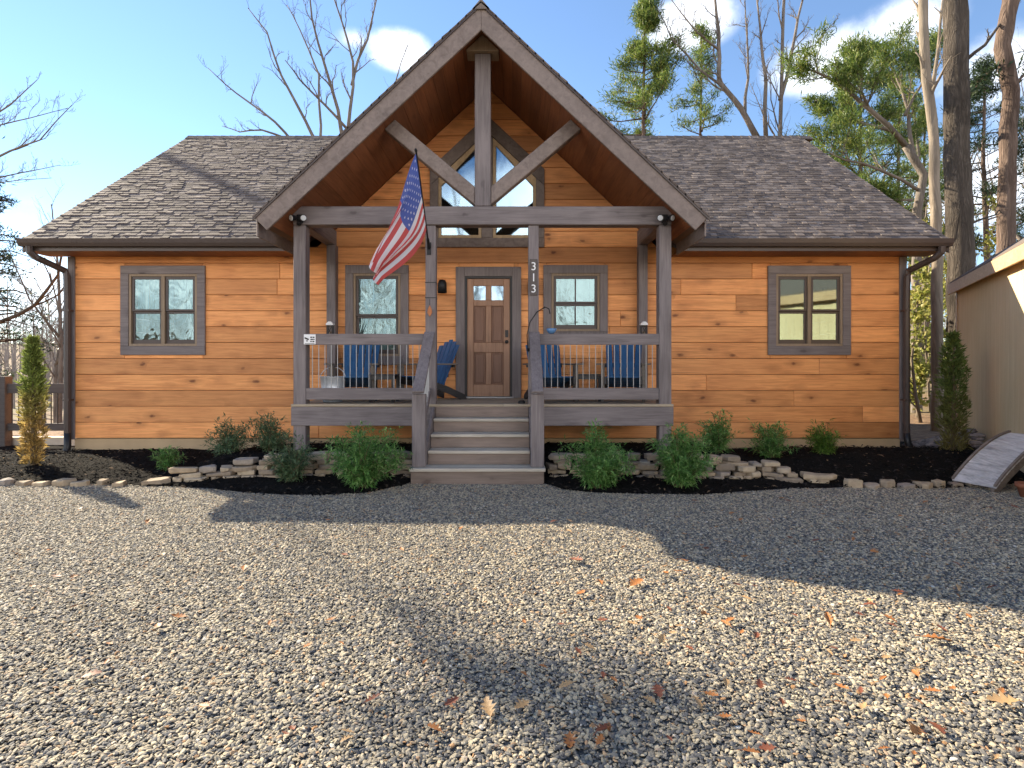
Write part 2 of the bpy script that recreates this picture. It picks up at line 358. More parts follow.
def m_arbor(name, lowcol, highcol, z0, z1):
    m, t = mat(name)
    rnd = t.n('ShaderNodeNewGeometry').outputs['Random Per Island']
    tc = t.n('ShaderNodeTexCoord'); z = t.n('ShaderNodeSeparateXYZ', {0: tc.outputs['Object']}).outputs[2]
    n = t.n('ShaderNodeTexNoise', {'Vector': tc.outputs['Object'], 'Scale': 3.0, 'Detail': 3.0}).outputs[0]
    zz = t.math('ADD', z, t.math('MULTIPLY', t.math('SUBTRACT', n, .5), 1.2))
    k = t.n('ShaderNodeMapRange', {0: zz, 1: z0, 2: z1}).outputs[0]
    a = t.ramp(rnd, [(0, tuple(c*.5 for c in lowcol)), (1, tuple(c*1.25 for c in lowcol))])
    b = t.ramp(rnd, [(0, tuple(c*.45 for c in highcol)), (1, tuple(c*1.3 for c in highcol))])
    col = t.mix(k, a, b)
    p = t.n('ShaderNodeBsdfPrincipled', {'Base Color': col, 'Roughness': .6, 'Specular IOR Level': .2})
    tr = t.n('ShaderNodeBsdfTranslucent', {'Color': col})
    t.n('ShaderNodeOutputMaterial', {'Surface': t.n('ShaderNodeMixShader', {0: .35, 1: p.outputs[0], 2: tr.outputs[0]}).outputs[0]}); return m
M['arbor_gold'] = m_arbor('browning cypress', (.42,.29,.10), (.20,.25,.06), .55, 1.25)
M['arbor_green'] = m_arbor('green cypress', (.20,.17,.06), (.12,.17,.045), .2, 1.2)
M['deadleaf'] = leafmat('dead oak leaf', [(0, (.2,.07,.03)), (1, (.42,.19,.08))], .6, .25)
def m_leafcol(n, c):
    m, t = mat(n)
    nn = t.n('ShaderNodeTexNoise', {'Vector': coords(t), 'Scale': 40.0, 'Detail': 4.0}).outputs[0]
    finish(t, t.mix(nn, tuple(x*.6 for x in c), tuple(x*1.3 for x in c)), .6); return m
M['leaf_orange'] = m_leafcol('orange leaf', (.34,.135,.04)); M['leaf_tan'] = m_leafcol('tan leaf', (.38,.24,.115)); M['leaf_red'] = m_leafcol('rust leaf', (.19,.06,.03))
def m_cloth(n, c):
    m, t = mat(n)
    p = t.n('ShaderNodeBsdfPrincipled', {'Base Color': (*c, 1), 'Roughness': .75, 'Specular IOR Level': .2})
    tr = t.n('ShaderNodeBsdfTranslucent', {'Color': (*c, 1)})
    t.n('ShaderNodeOutputMaterial', {'Surface': t.n('ShaderNodeMixShader', {0: .5, 1: p.outputs[0], 2: tr.outputs[0]}).outputs[0]}); return m
M['f_red'] = m_cloth('flag red', (.70,.13,.12)); M['f_white'] = m_cloth('flag white', (.92,.90,.90)); M['f_blue'] = m_cloth('flag blue', (.13,.18,.50))

# ------------------------------------------------------------------ terrain
def smooth(a, b, x):
    t = max(0, min(1, (x-a)/(b-a))); return t*t*(3-2*t)
def gz(x, y):                                      # yard surface
    return .02*mnoise.noise((x*.6, y*.6, 0))+.008*mnoise.noise((x*2.3, y*2.3, 4))
def tz(x, y):                                      # wide terrain: level round the house, dropping away left and behind, hills beyond
    r = math.hypot(x, y-8); z = -.06+.0
    z -= 2.2*smooth(-9.5, -30, x)*smooth(5, 12, y+6)
    z -= 1.2*smooth(19, 45, y)
    z += 1.2*smooth(11, 22, x)*smooth(0, 20, y)
    far = smooth(70, 260, r)
    z += far*(10+9*mnoise.noise((x*.006, y*.006, 2)))
    return z
def grid(xs, ys, fz):
    mb = MB(); nx = len(xs)
    vs = [(x, y, fz(x, y)) for y in ys for x in xs]
    mb.add(vs, [(j*nx+i, j*nx+i+1, (j+1)*nx+i+1, (j+1)*nx+i) for j in range(len(ys)-1) for i in range(nx-1)]); return mb
def spread(lim, n, p=2.6): return [lim*math.copysign(abs(i/n)**p, i) for i in range(-n, n+1)]
tag(grid(spread(900, 44), [y+8 for y in spread(900, 44)], tz).build('ground', M['ground'], smooth=True), kind='structure')
GX0, GX1, GY0, GY1 = -11, 8.6, -6, 9.2
def lin(a, b, n): return [a+(b-a)*i/n for i in range(n+1)]
# front edge of the planting beds, as (x, y) along the yard
bed_front = [(-11,6.95),(-7.6,6.98),(-6.0,6.98),(-4.7,6.96),(-3.9,6.78),(-3.0,6.5),(-2.2,6.36),(-1.6,6.52),(-1.30,6.95),(-1.28,7.3),(.41,7.3),(.43,6.95),(.7,6.6),(1.4,6.42),(2.2,6.45),(3.2,6.72),(4.2,6.8),(5.3,6.78),(6.4,7.0),(8.6,7.9)]
def bed_y(x):
    for (xa, ya), (xb, yb) in zip(bed_front, bed_front[1:]):
        if xa <= x <= xb: return ya+(yb-ya)*(x-xa)/(xb-xa)
    return 7.0
tag(grid(lin(GX0, GX1, 60), lin(GY0, GY1, 50), gz).build('gravel_yard', M['gravelbase'], smooth=True), kind='structure')
def mulch_z(x, y):
    e = smooth(0, .5, y-bed_y(x))
    z = .012+.035*e+.02*mnoise.noise((x*3, y*3, 1))
    hump = smooth(.3, 1.3, y-bed_y(x))*(1-smooth(8.6, 9.5, y)*.75)
    z += hump*(.17*smooth(2.4, 4.4, x)+.07*smooth(-4.4, -5.4, x)+.0)
    # raised soil held by the two stone walls
    back = smooth(7.25, 7.65, y)*(1-smooth(8.8, 9.5, y)*.4)
    z += back*(.20*smooth(-4.6, -3.9, x)*(1-smooth(-1.5, -1.2, x))+.20*smooth(.35, .6, x)*(1-smooth(2.8, 3.6, x)))
    return z+gz(x, y)
mb = MB(); nx, ny = 120, 22
xs = lin(GX0, GX1, nx); vs = []
for j in range(ny+1):
    for x in xs:
        b = bed_y(x)+.05*mnoise.noise((x*4, 0, 9)); y = b+(9.62-b)*j/ny
        if x > 6.6 or x < -7.6: y = b+(10.4-b)*j/ny
        vs.append((x, y, mulch_z(x, y)+(.004 if j else -.03)))
mb.add(vs, [(j*(nx+1)+i, j*(nx+1)+i+1, (j+1)*(nx+1)+i+1, (j+1)*(nx+1)+i) for j in range(ny) for i in range(nx)])
tag(mb.build('mulch_bed', M['mulch'], smooth=True), kind='structure')
mb = MB()
for k in range(14000):
    x = rng.uniform(-9.5, 8.3); b = bed_y(x); y = b+(9.5-b)*rng.random()**1.3
    p = Vector((x, y, mulch_z(x, y)+.008)); a = rng.uniform(0, 6.28)
    d = Vector((math.cos(a), math.sin(a), rng.uniform(-.3, .5))); mb.blade(p, d, Vector((rng.uniform(-.5,.5), rng.uniform(-.5,.5), 1)), rng.uniform(.03, .11), rng.uniform(.012, .03), .3)
tag(mb.build('mulch_chips', M['chip']), 'loose black bark chips covering the planting beds', kind='stuff')

# gravel: pebbles scattered over the yard by geometry nodes
def pebble_nodes():
    ng = bpy.data.node_groups.new('pebble scatter', 'GeometryNodeTree')
    ng.interface.new_socket('Geometry', in_out='INPUT', socket_type='NodeSocketGeometry'); ng.interface.new_socket('Geometry', in_out='OUTPUT', socket_type='NodeSocketGeometry')
    t = NT(ng); gi = t.n('NodeGroupInput'); go = t.n('NodeGroupOutput')
    join = t.n('GeometryNodeGeometryToInstance')
    for k in range(6):
        ico = t.n('GeometryNodeMeshIcoSphere', {'Radius': 1.0, 'Subdivisions': 2})
        nzn = t.n('ShaderNodeTexNoise', {'Vector': t.n('ShaderNodeVectorMath', {0: t.n('GeometryNodeInputPosition').outputs[0], 1: (k*3.1, k*1.7, k*5.3)}, operation='ADD').outputs[0], 'Scale': .9, 'Detail': 1.0})
        off = t.n('ShaderNodeVectorMath', {0: nzn.outputs['Color'], 1: (.5, .5, .5)}, operation='SUBTRACT')
        off = t.n('ShaderNodeVectorMath', {0: off.outputs[0], 'Scale': 1.15}, operation='SCALE')
        sp = t.n('GeometryNodeSetPosition', {'Geometry': ico.outputs[0], 'Offset': off.outputs[0]})
        tr = t.n('GeometryNodeTransform', {'Geometry': sp.outputs[0], 'Scale': (1.12, .50+.07*k, .27+.05*(k % 3))})
        t.L.new(tr.outputs[0], join.inputs[0])
    dist = t.n('GeometryNodeDistributePointsOnFaces', {'Mesh': gi.outputs[0], 'Density': 7600.0, 'Seed': 3})
    rot = t.n('FunctionNodeRandomValue', {0: (-.5, -.5, 0), 1: (.5, .5, 6.283)}, data_type='FLOAT_VECTOR')
    scl = t.n('FunctionNodeRandomValue', data_type='FLOAT'); scl.inputs[2].default_value = 0.0; scl.inputs[3].default_value = 1.0
    inst = t.n('GeometryNodeInstanceOnPoints', {'Points': dist.outputs[0], 'Instance': join.outputs[0], 'Pick Instance': True, 'Rotation': rot.outputs[0], 'Scale': t.math('ADD', t.math('MULTIPLY', t.math('POWER', scl.outputs[1], 2.2), .0105), .0045)})
    sm = t.n('GeometryNodeSetMaterial', {'Geometry': inst.outputs[0], 'Material': M['pebble']})
    t.L.new(sm.outputs[0], go.inputs[0]); return ng
mb = MB(); nx, ny = 70, 30; vs = []
xs = lin(-8.2, 8.0, nx)
for j in range(ny+1):
    for x in xs:
        y1 = bed_y(x)+.03+.05*mnoise.noise((x*4, 0, 9))+.07*mnoise.noise((x*9, 3, 9)); y = .9+(y1-.9)*j/ny; vs.append((x, y, gz(x, y)+.007))
mb.add(vs, [(j*(nx+1)+i, j*(nx+1)+i+1, (j+1)*(nx+1)+i+1, (j+1)*(nx+1)+i) for j in range(ny) for i in range(nx) if abs((xs[i]+xs[i+1])/2) < (vs[j*(nx+1)][1] if False else 1.15*(.9+(6.9-.9)*(j+1)/ny)+.6)])
gst = mb.build('gravel_stones', M['pebble']); tag(gst, 'loose grey and tan gravel stones covering the yard', kind='stuff')
gst.modifiers.new('scatter', 'NODES').node_group = pebble_nodes()

# ------------------------------------------------------------------ the house
XC, WY = -.42, 9.5
HX0, HX1, HYB = -7.5, 6.66, 17.7
BH = .27; Z0 = .26; ZW = Z0+12*BH                   # siding rows
house = thing('cabin', 'single-storey cabin with orange pine siding, grey shingle roof and gabled front porch', 'house', (XC, WY, 0))
PS, PTOP = .94, 6.43                                # porch roof pitch and top
MS = .762                                           # main roof pitch
def zmain(y): return 3.53+MS*(y-9.0)
windows = [(-6.62,-5.19,1.67,3.18,2), (4.33,5.73,1.67,3.18,2), (-2.82,-1.75,1.50,3.19,1), (.53,1.62,1.92,3.19,1)]
door = (-.95, .155, .92, 3.16)
opens = [(a+.05, b-.05, c+.05, d-.05) for a, b, c, d, n in windows]+[(door[0]+.05, door[1]-.05, 0, door[3]-.05)]
mb = MB()
def row_pieces(za, zb, x0, x1, ops):
    hit = sorted(o for o in ops if o[2] < zb-.002 and o[3] > za+.002 and o[1] > x0 and o[0] < x1); cur = x0
    for o in hit:
        a, b = max(o[0], x0), min(o[1], x1)
        if a > cur: yield cur, a, za, zb
        if o[2] > za+.01: yield a, b, za, min(o[2], zb)
        if o[3] < zb-.01: yield a, b, max(o[3], za), zb
        cur = max(cur, b)
    if cur < x1: yield cur, x1, za, zb
for k in range(12):
    za, zb = Z0+k*BH, Z0+(k+1)*BH
    x = HX0
    while x < HX1-.01:
        xe = min(HX1, x+rng.uniform(3.4, 7.0))
        if HX1-xe < .6: xe = HX1
        j = rng.uniform(0, .004)
        for a, b, c, d in row_pieces(za, zb, x, xe, opens): mb.box(a+.0015, b-.0015, WY-.002-j, WY+.035, c+.003, d-.003)
        x = xe
z = ZW
while z < 6.15:                                      # gable over the porch
    zb = min(z+BH, 6.2); h0 = (6.21-z)/PS; h1 = max((6.21-zb)/PS, .001)
    def inn(q): return min(.90, (5.60-q)/PS)
    if inn(z) > .02:
        i0, i1 = inn(z), max(inn(zb), 0.0)
        for sg in (-1, 1):
            ps = [(XC+sg*h0, z+.003), (XC+sg*i0, z+.003), (XC+sg*i1, zb-.003), (XC+sg*h1, zb-.003)]
            if sg > 0: ps = ps[::-1]
            mb.prism(ps, 'xz', WY-.003, WY+.035)
    else: mb.prism([(XC-h0, z+.003), (XC+h0, z+.003), (XC+h1, zb-.003), (XC-h1, zb-.003)], 'xz', WY-.003, WY+.035)
    z = zb
for sx in (HX0, HX1-.04):                            # end walls, board by board
    z = Z0
    while z < 6.7:
        zb = z+BH; y0 = max(WY+.036, 9.0+(z-3.36)/MS); y0b = max(WY+.036, 9.0+(zb-3.36)/MS)
        if y0b < 13.6: mb.prism([(y0, z+.003), (27.2-y0, z+.003), (27.2-y0b, zb-.003), (y0b, zb-.003)], 'yz', sx, sx+.04)
        z = zb
for k in range(12): mb.box(HX0+.041, HX1-.041, HYB-.04, HYB, Z0+k*BH+.003, Z0+(k+1)*BH-.003)
mb.build('siding', M['siding'], house, bevel=.006)
mb = MB(); mb.box(HX0+.06, HX1-.06, WY+.03, HYB-.05, -.3, Z0-.012); mb.build('foundation', M['parge'], house)
mb = MB()                                            # room behind the panes
mb.box(HX0+.2, HX1-.2, WY+.06, HYB-.1, .82, .90); mb.box(HX0+.2, HX1-.2, WY+2.6, WY+2.66, .9, 4.8)
mb.box(HX0+.3, XC-3.1, WY+.06, WY+2.5, 3.3, 3.36); mb.box(XC+3.1, HX1-.3, WY+.06, WY+2.5, 3.3, 3.36)
mb.build('interior', M['interior'], house)
# wall lining with the same openings keeps daylight out of the room
mb = MB()
for a, b, c, d in row_pieces(Z0, ZW+.02, HX0+.05, HX1-.05, opens): mb.box(a, b, WY+.038, WY+.055, c, d)
mb.build('sheathing', M['interior'], house)

# roof decks
def prism3(mb, poly, zf, th):
    n = len(poly); vs = [(x, y, zf(x, y)) for x, y in poly]+[(x, y, zf(x, y)-th) for x, y in poly]
    mb.add(vs, [tuple(range(n)), tuple(range(n, 2*n))[::-1]]+[(i, n+i, n+(i+1) % n, (i+1) % n) for i in range(n)])
RX0, RX1 = XC-7.42, XC+7.42
mb = MB()
for sg, xe in ((-1, RX0), (1, RX1)):
    prism3(mb, [(xe, 9.0), (XC+sg*3.06, 9.0), (XC, 12.8), (XC, 13.6), (xe, 13.6)], lambda x, y: zmain(y)-.02, .14)
prism3(mb, [(RX0, 13.601), (RX1, 13.601), (RX1, 18.2), (RX0, 18.2)], lambda x, y: 7.035-.02-MS*(y-13.6), .14)
roof = mb.build('roof', M['gutter'], house)
mb = MB()
ex = .118; ny = int(5.72/ex); cosm, sinm = 1/math.hypot(1, MS), MS/math.hypot(1, MS)
for k in range(ny+1):
    s0 = k*ex-.02; s1 = s0+ex*1.25
    y0, y1 = 9.0+s0*cosm, min(9.0+s1*cosm, 13.62)
    if y0 > 13.5: break
    x = RX0-.02
    while x < RX1+.02:
        wd = rng.uniform(.08, .2); xe = min(x+wd, RX1+.02); t = rng.choice((.010, .013, .018, .023)); jo = rng.uniform(-.008, .008)
        vx = max(0, (PTOP-zmain(y0)))/PS-.02
        a, b = x, xe
        if vx > 0:
            if a > XC-vx and b < XC+vx: x = xe; continue
            if a < XC-vx < b: b = XC-vx
            elif a < XC+vx < b: a = XC+vx
        yy = y0+jo
        mb.hexa([(a, yy, zmain(yy)-.015), (b-.004, yy, zmain(yy)-.015), (b-.004, y1, zmain(y1)-.015), (a, y1, zmain(y1)-.015),
                 (a, yy, zmain(yy)+t), (b-.004, yy, zmain(yy)+t), (b-.004, y1, zmain(y1)+.002), (a, y1, zmain(y1)+.002)])
        x = xe
x = RX0-.02
while x < RX1:                                        # ridge caps
    mb.hexa([(x, 13.45, 6.93), (x+.3, 13.45, 6.92), (x+.3, 13.75, 6.92), (x, 13.75, 6.93), (x, 13.47, 6.965), (x+.3, 13.47, 6.95), (x+.3, 13.73, 6.95), (x, 13.73, 6.965)])
    mb.hexa([(x, 13.47, 6.96), (x+.3, 13.47, 6.95), (x+.3, 13.73, 6.95), (x, 13.73, 6.96), (x, 13.6, 7.075), (x+.3, 13.6, 7.06), (x+.3, 13.602, 7.06), (x, 13.602, 7.075)])
    x += .2
for k in range(0, ny, 1):                             # back slope, plain courses
    s0 = k*ex; y0, y1 = 18.2-s0*cosm, 18.2-(s0+ex*1.2)*cosm
    if y1 < 13.6: break
    mb.hexa([(RX0, y0, 7.035-MS*(y0-13.6)-.015), (RX1, y0, 7.035-MS*(y0-13.6)-.015), (RX1, y1, 7.035-MS*(y1-13.6)-.015), (RX0, y1, 7.035-MS*(y1-13.6)-.015),
             (RX0, y0, 7.035-MS*(y0-13.6)+.012), (RX1, y0, 7.035-MS*(y0-13.6)+.012), (RX1, y1, 7.035-MS*(y1-13.6)+.002), (RX0, y1, 7.035-MS*(y1-13.6)+.002)])
mb.build('shingles', M['shingle'], roof)
# porch roof
PY0 = 7.62; PH = 3.06
def pv(dx): return 9.0+(PTOP-PS*dx-3.53)/MS          # valley
mb = MB()
for sg in (-1, 1):
    prism3(mb, [(XC, PY0+.03), (XC+sg*PH, PY0+.03), (XC+sg*PH, 9.03), (XC, pv(0))], lambda x, y: PTOP-.02-PS*abs(x-XC), .10)
proof = mb.build('porch_roof', M['gutter'], house)
mb = MB(); exx = .107
dx = 0.0
while dx < PH-.02:
    d0, d1 = min(dx+exx, PH+.03), max(dx-.02, 0)
    for sg in (-1, 1):
        y = PY0-.03; yend = pv(dx+exx)+.03
        while y < yend:
            wd = rng.uniform(.1, .34); ye = min(y+wd, yend); t = rng.choice((.008, .012, .02))
            zl, zh = PTOP-PS*d0, PTOP-PS*d1
            mb.hexa([(XC+sg*d0, y, zl-.018), (XC+sg*d0, ye-.004, zl-.018), (XC+sg*d1, ye-.004, zh-.018), (XC+sg*d1, y, zh-.018),
                     (XC+sg*d0, y, zl+t), (XC+sg*d0, ye-.004, zl+t), (XC+sg*d1, ye-.004, zh+.003), (XC+sg*d1, y, zh+.003)])
            y = ye
    dx += exx
y = PY0-.03
while y < 12.6:
    mb.hexa([(XC-.12, y, PTOP-.10), (XC+.12, y, PTOP-.10), (XC+.12, y+.3, PTOP-.10), (XC-.12, y+.3, PTOP-.10), (XC-.005, y, PTOP+.035), (XC+.005, y, PTOP+.035), (XC+.005, y+.3, PTOP+.02), (XC-.005, y+.3, PTOP+.02)])
    y += .2
mb.build('shingles', M['shingle'], proof)
mb = MB()                                             # stained soffit boards running back to the wall
bw = .14; nb = int(PH/bw)
for sg in (-1, 1):
    for k in range(nb):
        d0, d1 = k*bw+.001, (k+1)*bw-.002
        za, zb = PTOP-.215-PS*d0, PTOP-.215-PS*d1
        yb = min(pv(d1)-.3, WY-.012) if True else 0
        ps = [(XC+sg*d0, za), (XC+sg*d1, zb), (XC+sg*d1, zb+.02), (XC+sg*d0, za+.02)]
        if sg < 0: ps = ps[::-1]
        yb = WY-.008 if d1 < 2.92 else 9.0
        mb.prism(ps, 'xz', PY0+.045, yb)
mb.build('soffit', M['soffit'], proof)
mb = MB()
cs = 1/math.hypot(1, PS)
for sg in (-1, 1):                                    # barge boards, butted on a plumb cut at the peak
    o = .035; hh = .33
    e = PH+.02; run = .10
    ps = [(XC, PTOP-o), (XC+sg*e, PTOP-o-PS*e), (XC+sg*(e-.16), PTOP-o-PS*(e-.16)-hh+.015), (XC, PTOP-o-hh)]
    if sg < 0: ps = ps[::-1]
    mb.prism(ps, 'xz', PY0, PY0+.04)
    a, b = (XC+sg*e, PTOP-.06-PS*e), None
    mb.prism([(XC+sg*(PH-.005), PTOP-.30-PS*(PH-.005)), (XC+sg*(PH+.02), PTOP-.30-PS*(PH-.005)), (XC+sg*(PH+.02), PTOP-.045-PS*PH), (XC+sg*(PH-.005), PTOP-.045-PS*PH)][::sg], 'xz', PY0+.042, 8.99)
mb.build('barge_board', M['trim_d'], proof, bevel=.006)
mb = MB()
for sg in (-1, 1):                                    # dark drip edge above the boards
    ps = [(XC, PTOP+.012), (XC+sg*(PH+.045), PTOP+.012-PS*(PH+.045)), (XC+sg*(PH+.045), PTOP-.05-PS*(PH+.045)), (XC, PTOP-.05)]
    mb.prism(ps[::-1] if sg < 0 else ps, 'xz', PY0-.022, PY0-.002)
mb.build('drip_edge', M['gutter'], proof)
# eave boards, soffit and gutters of the main roof
for a, b in ((RX0, XC-3.12), (XC+3.12, RX1)):
    mb = MB(); mb.box(a, b, 9.005, WY-.005, 3.335, 3.352); mb.build('eave_soffit', M['soffit'], roof)
    mb = MB(); mb.box(a, b, 8.975, 9.0, 3.33, 3.49); mb.build('fascia', M['gutter'], roof)
    mb = MB()
    prof = [(8.972, 3.50), (8.972, 3.39), (8.90, 3.39), (8.87, 3.44), (8.855, 3.505), (8.862, 3.505), (8.885, 3.445), (8.905, 3.402), (8.962, 3.402), (8.962, 3.50)]
    mb.prism(prof, 'yz', a-.01, b)
    for ec in (a-.01, b-.006): mb.prism([(8.972, 3.50), (8.972, 3.39), (8.90, 3.39), (8.87, 3.44), (8.855, 3.505)], 'yz', ec, ec+.004)
    mb.build('gutter', M['gutter'], roof)
for xe, s in ((RX0, 1), (RX1-.03, -1)):                # rake boards
    mb = MB(); mb.prism([(8.98, 3.495), (13.6, 7.015), (18.22, 3.495), (18.22, 3.30), (13.6, 6.82), (8.98, 3.30)], 'yz', xe-.012*s, xe+.02-.012*s+.01); mb.build('rake_board', M['gutter'], roof)
for sg, xc in ((-1, -7.46), (1, 6.62)):
    mb = MB(); mb.box(xc-.06, xc+.06, WY-.03, WY-.005, Z0-.02, 3.33); mb.build('corner_board', M['trim_z'], house, bevel=.004)
    mb = MB(); gx = xc+sg*.22
    dn = [(gx, 8.91, 3.39), (gx, 8.92, 3.30), (gx-sg*.05, 9.0, 3.22), (xc+sg*.03, 9.38, 3.08), (xc+sg*.01, 9.40, 2.98), (xc, 9.40, 2.6), (xc, 9.40, .32)]
    mb.tube(dn, .052, 8)
    for z in (2.4, .9): mb.box(xc-.055, xc+.055, 9.355, 9.466, z, z+.03)
    ds = mb.build('downspout', M['gutter'], house, bevel=0)
    mb = MB(); q = [(xc, 9.40, .36), (xc, 9.40, .12), (xc+.01*sg, 9.35, -.02), (xc+.05*sg, 9.2, -.08)] if sg < 0 else [(xc, 9.40, .36), (xc+.02, 9.39, .2), (xc+.07, 9.36, .05), (xc+.1, 9.3, -.05)]
    mb.tube(q, .054, 10); mb.build('drain_elbow', M['black'], ds, smooth=True)

# windows
def frame_xz(mb, x0, x1, z0, z1, w, y0, y1, wt=None, wb=None):
    wt = wt or w; wb = wb or w
    mb.box(x0, x0+w, y0, y1, z0+wb, z1-wt); mb.box(x1-w, x1, y0, y1, z0+wb, z1-wt)
    mb.box(x0, x1, y0, y1, z1-wt, z1); mb.box(x0, x1, y0, y1, z0, z0+wb)
for i, (a, b, c, d, n) in enumerate(windows):
    mb = MB(); frame_xz(mb, a, b, c, d, .135, WY-.042, WY-.006, .14, .15)
    wob = mb.build('window', M['trim_z' if n == 1 else 'trim_x'], house, bevel=.005)
    mb = MB(); frame_xz(mb, a+.136, b-.136, c+.151, d-.141, .04, WY-.028, WY+.05)
    x0, x1, z0, z1 = a+.176, b-.176, c+.191, d-.181
    if n == 2: mb.box((x0+x1)/2-.03, (x0+x1)/2+.03, WY-.03, WY+.05, z0, z1)
    mb.build('frame', M['tan'], wob, bevel=.003)
    sect = [(x0, x1)] if n == 1 else [(x0, (x0+x1)/2-.03), ((x0+x1)/2+.03, x1)]
    for (s0, s1) in sect:
        zm = (z0+z1)/2
        mb = MB(); frame_xz(mb, s0, s1, zm-.02, z1, .045, WY-.01, WY+.02, .05, .035); frame_xz(mb, s0, s1, z0, zm-.024, .045, WY+.012, WY+.04, .035, .07)
        if i == 3: mb.box((s0+s1)/2-.012, (s0+s1)/2+.012, WY-.006, WY+.015, zm+.015, z1-.05); mb.box((s0+s1)/2-.012, (s0+s1)/2+.012, WY+.016, WY+.03, z0+.07, zm-.06)
        mb.build('sash', M['gutter'], wob, bevel=.003)
        g = M['glass_flat'] if i == 1 else M['glass']
        mb = MB(); mb.box(s0+.04, s1-.04, WY+.002, WY+.006, zm+.01, z1-.045); mb.build('pane', g, wob)
        mb = MB(); mb.box(s0+.04, s1-.04, WY+.022, WY+.026, z0+.065, zm-.055); mb.build('pane', g, wob)
    if i != 1:                                         # blind or drape hung in the room
        mb = MB()
        x = x0
        while x < x1: mb.box(x, x+.07, WY+.14+.02*math.sin(x*60), WY+.145+.02*math.sin(x*60), (z0+z1)/2+.02 if i == 0 else z0, z1+.1); x += .07
        mb.build('curtain', M['curtain'], wob)
# gable window pair
mb = MB(); hw = .967; zb, zs, za = 3.49, 4.81, 5.72
def inset(t, sl): return t*math.hypot(1, PS)
mb.box(XC-hw, XC+hw, WY-.05, WY-.006, zb, zb+.155)
for sg in (-1, 1):
    ps = [(XC+sg*hw, zb+.157), (XC+sg*(hw-.14), zb+.157), (XC+sg*(hw-.14), zs+.13-.28), (XC+sg*hw, zs-.28)]
    mb.prism(ps[::-sg], 'xz', WY-.05, WY-.006)
    ps = [(XC+sg*hw, zs-.278), (XC+sg*.001, za-.278+.0), (XC+sg*.001, za), (XC+sg*hw, zs)]
    mb.prism(ps[::-sg], 'xz', WY-.054, WY-.006)
mb.box(XC-.095, XC+.095, WY-.046, WY-.006, zb+.157, za-.37)
gw = mb.build('gable_window', M['trim_d'], house, bevel=.005)
for sg in (-1, 1):
    xi, xo = .097, hw-.142; top = lambda q: za-.282-PS*q
    def pent(ins): return [(XC+sg*(xi+ins), zb+.159+ins), (XC+sg*(xo-ins), zb+.159+ins), (XC+sg*(xo-ins), top(xo)-1.45*ins), (XC+sg*(xi+ins), top(xi)-1.45*ins-.0)]
    o, n_ = pent(0), pent(.05)
    n_[2] = (n_[2][0], n_[2][1]-.06); n_[3] = (n_[3][0], n_[3][1]-.06)
    mb = MB()
    for k in range(4):
        q = [o[k], o[(k+1) % 4], n_[(k+1) % 4], n_[k]]
        mb.prism(q[::-sg], 'xz', WY-.03, WY+.03)
    mb.build('sash', M['tan_light'], gw, bevel=.003)
    mb = MB(); mb.prism(n_[::-sg], 'xz', WY+.0, WY+.006); mb.build('pane', M['glass_up'], gw)

# door
mb = MB(); a, b, c, d = door
frame = .15
mb.box(a, a+frame, WY-.045, WY-.006, .945, d); mb.box(b-frame, b, WY-.045, WY-.006, .945, d); mb.box(a+frame+.001, b-frame-.001, WY-.045, WY-.006, d-.16, d)
df = mb.build('door_frame', M['trim_z'], house, bevel=.005)
mb = MB(); mb.box(a+.151, a+.185, WY-.03, WY+.05, .95, d-.162); mb.box(b-.185, b-.151, WY-.03, WY+.05, .95, d-.162); mb.box(a+.186, b-.186, WY-.03, WY+.05, d-.195, d-.162)
mb.build('jamb', M['black'], df)
mb = MB(); mb.box(a+.13, b-.13, WY-.10, WY+.03, .943, .965); mb.build('threshold', M['zinc'], df)
x0, x1, z0, z1 = a+.19, b-.19, .97, d-.20
wd = x1-x0; st = .11; xm = (x0+x1)/2
yA, yB = WY-.015, WY+.03
mb = MB()
mb.box(x0, x0+st, yA, yB, z0, z1); mb.box(x1-st, x1, yA, yB, z0, z1); mb.box(x0+st, x1-st, yA, yB, z0, z0+.20); mb.box(x0+st, x1-st, yA, yB, z1-.12, z1)
zl0, zr, zp = z1-.36, z0+.90, z0+.74
mb.box(x0+st, x1-st, yA, yB, zp, zp+.17); mb.box(x0+st, x1-st, yA, yB, zl0-.10, zl0)
mb.box(xm-.05, xm+.05, yA, yB, z0+.20, zp); mb.box(xm-.05, xm+.05, yA, yB, zp+.17, zl0-.10); mb.box(xm-.05, xm+.05, yA, yB, zl0, z1-.12)
dr = mb.build('door', M['door'], house, bevel=.006)
for q0, q1 in ((x0+st, xm-.05), (xm+.05, x1-st)):
    for r0, r1 in ((z0+.2, zp), (zp+.17, zl0-.10)):
        mb = MB(); mb.box(q0+.001, q1-.001, yA+.018, yB-.006, r0+.001, r1-.001); mb.box(q0+.03, q1-.03, yA+.006, yA+.02, r0+.03, r1-.03); mb.build('door_panel', M['doorpanel'], dr, bevel=.008)
    mb = MB(); mb.box(q0+.001, q1-.001, yA+.015, yA+.022, zl0+.001, z1-.121); mb.build('pane', M['glass_up'], dr)
mb = MB(); hx = x1-.055
mb.lathe([(0, 0), (.028, 0), (.028, .015), (.0, .018)], (0, 0, 0), 14)
mb2 = MB(); mb2.v = [(hx+v[0], yA-.001-v[2], z0+1.06+v[1]) for v in mb.v]; mb2.f = mb.f; mb2.m = mb.m
mb2.box(hx-.026, hx+.026, yA-.02, yA-.001, z0+1.0, z0+1.12); mb2.build('deadbolt', M['black'], dr)
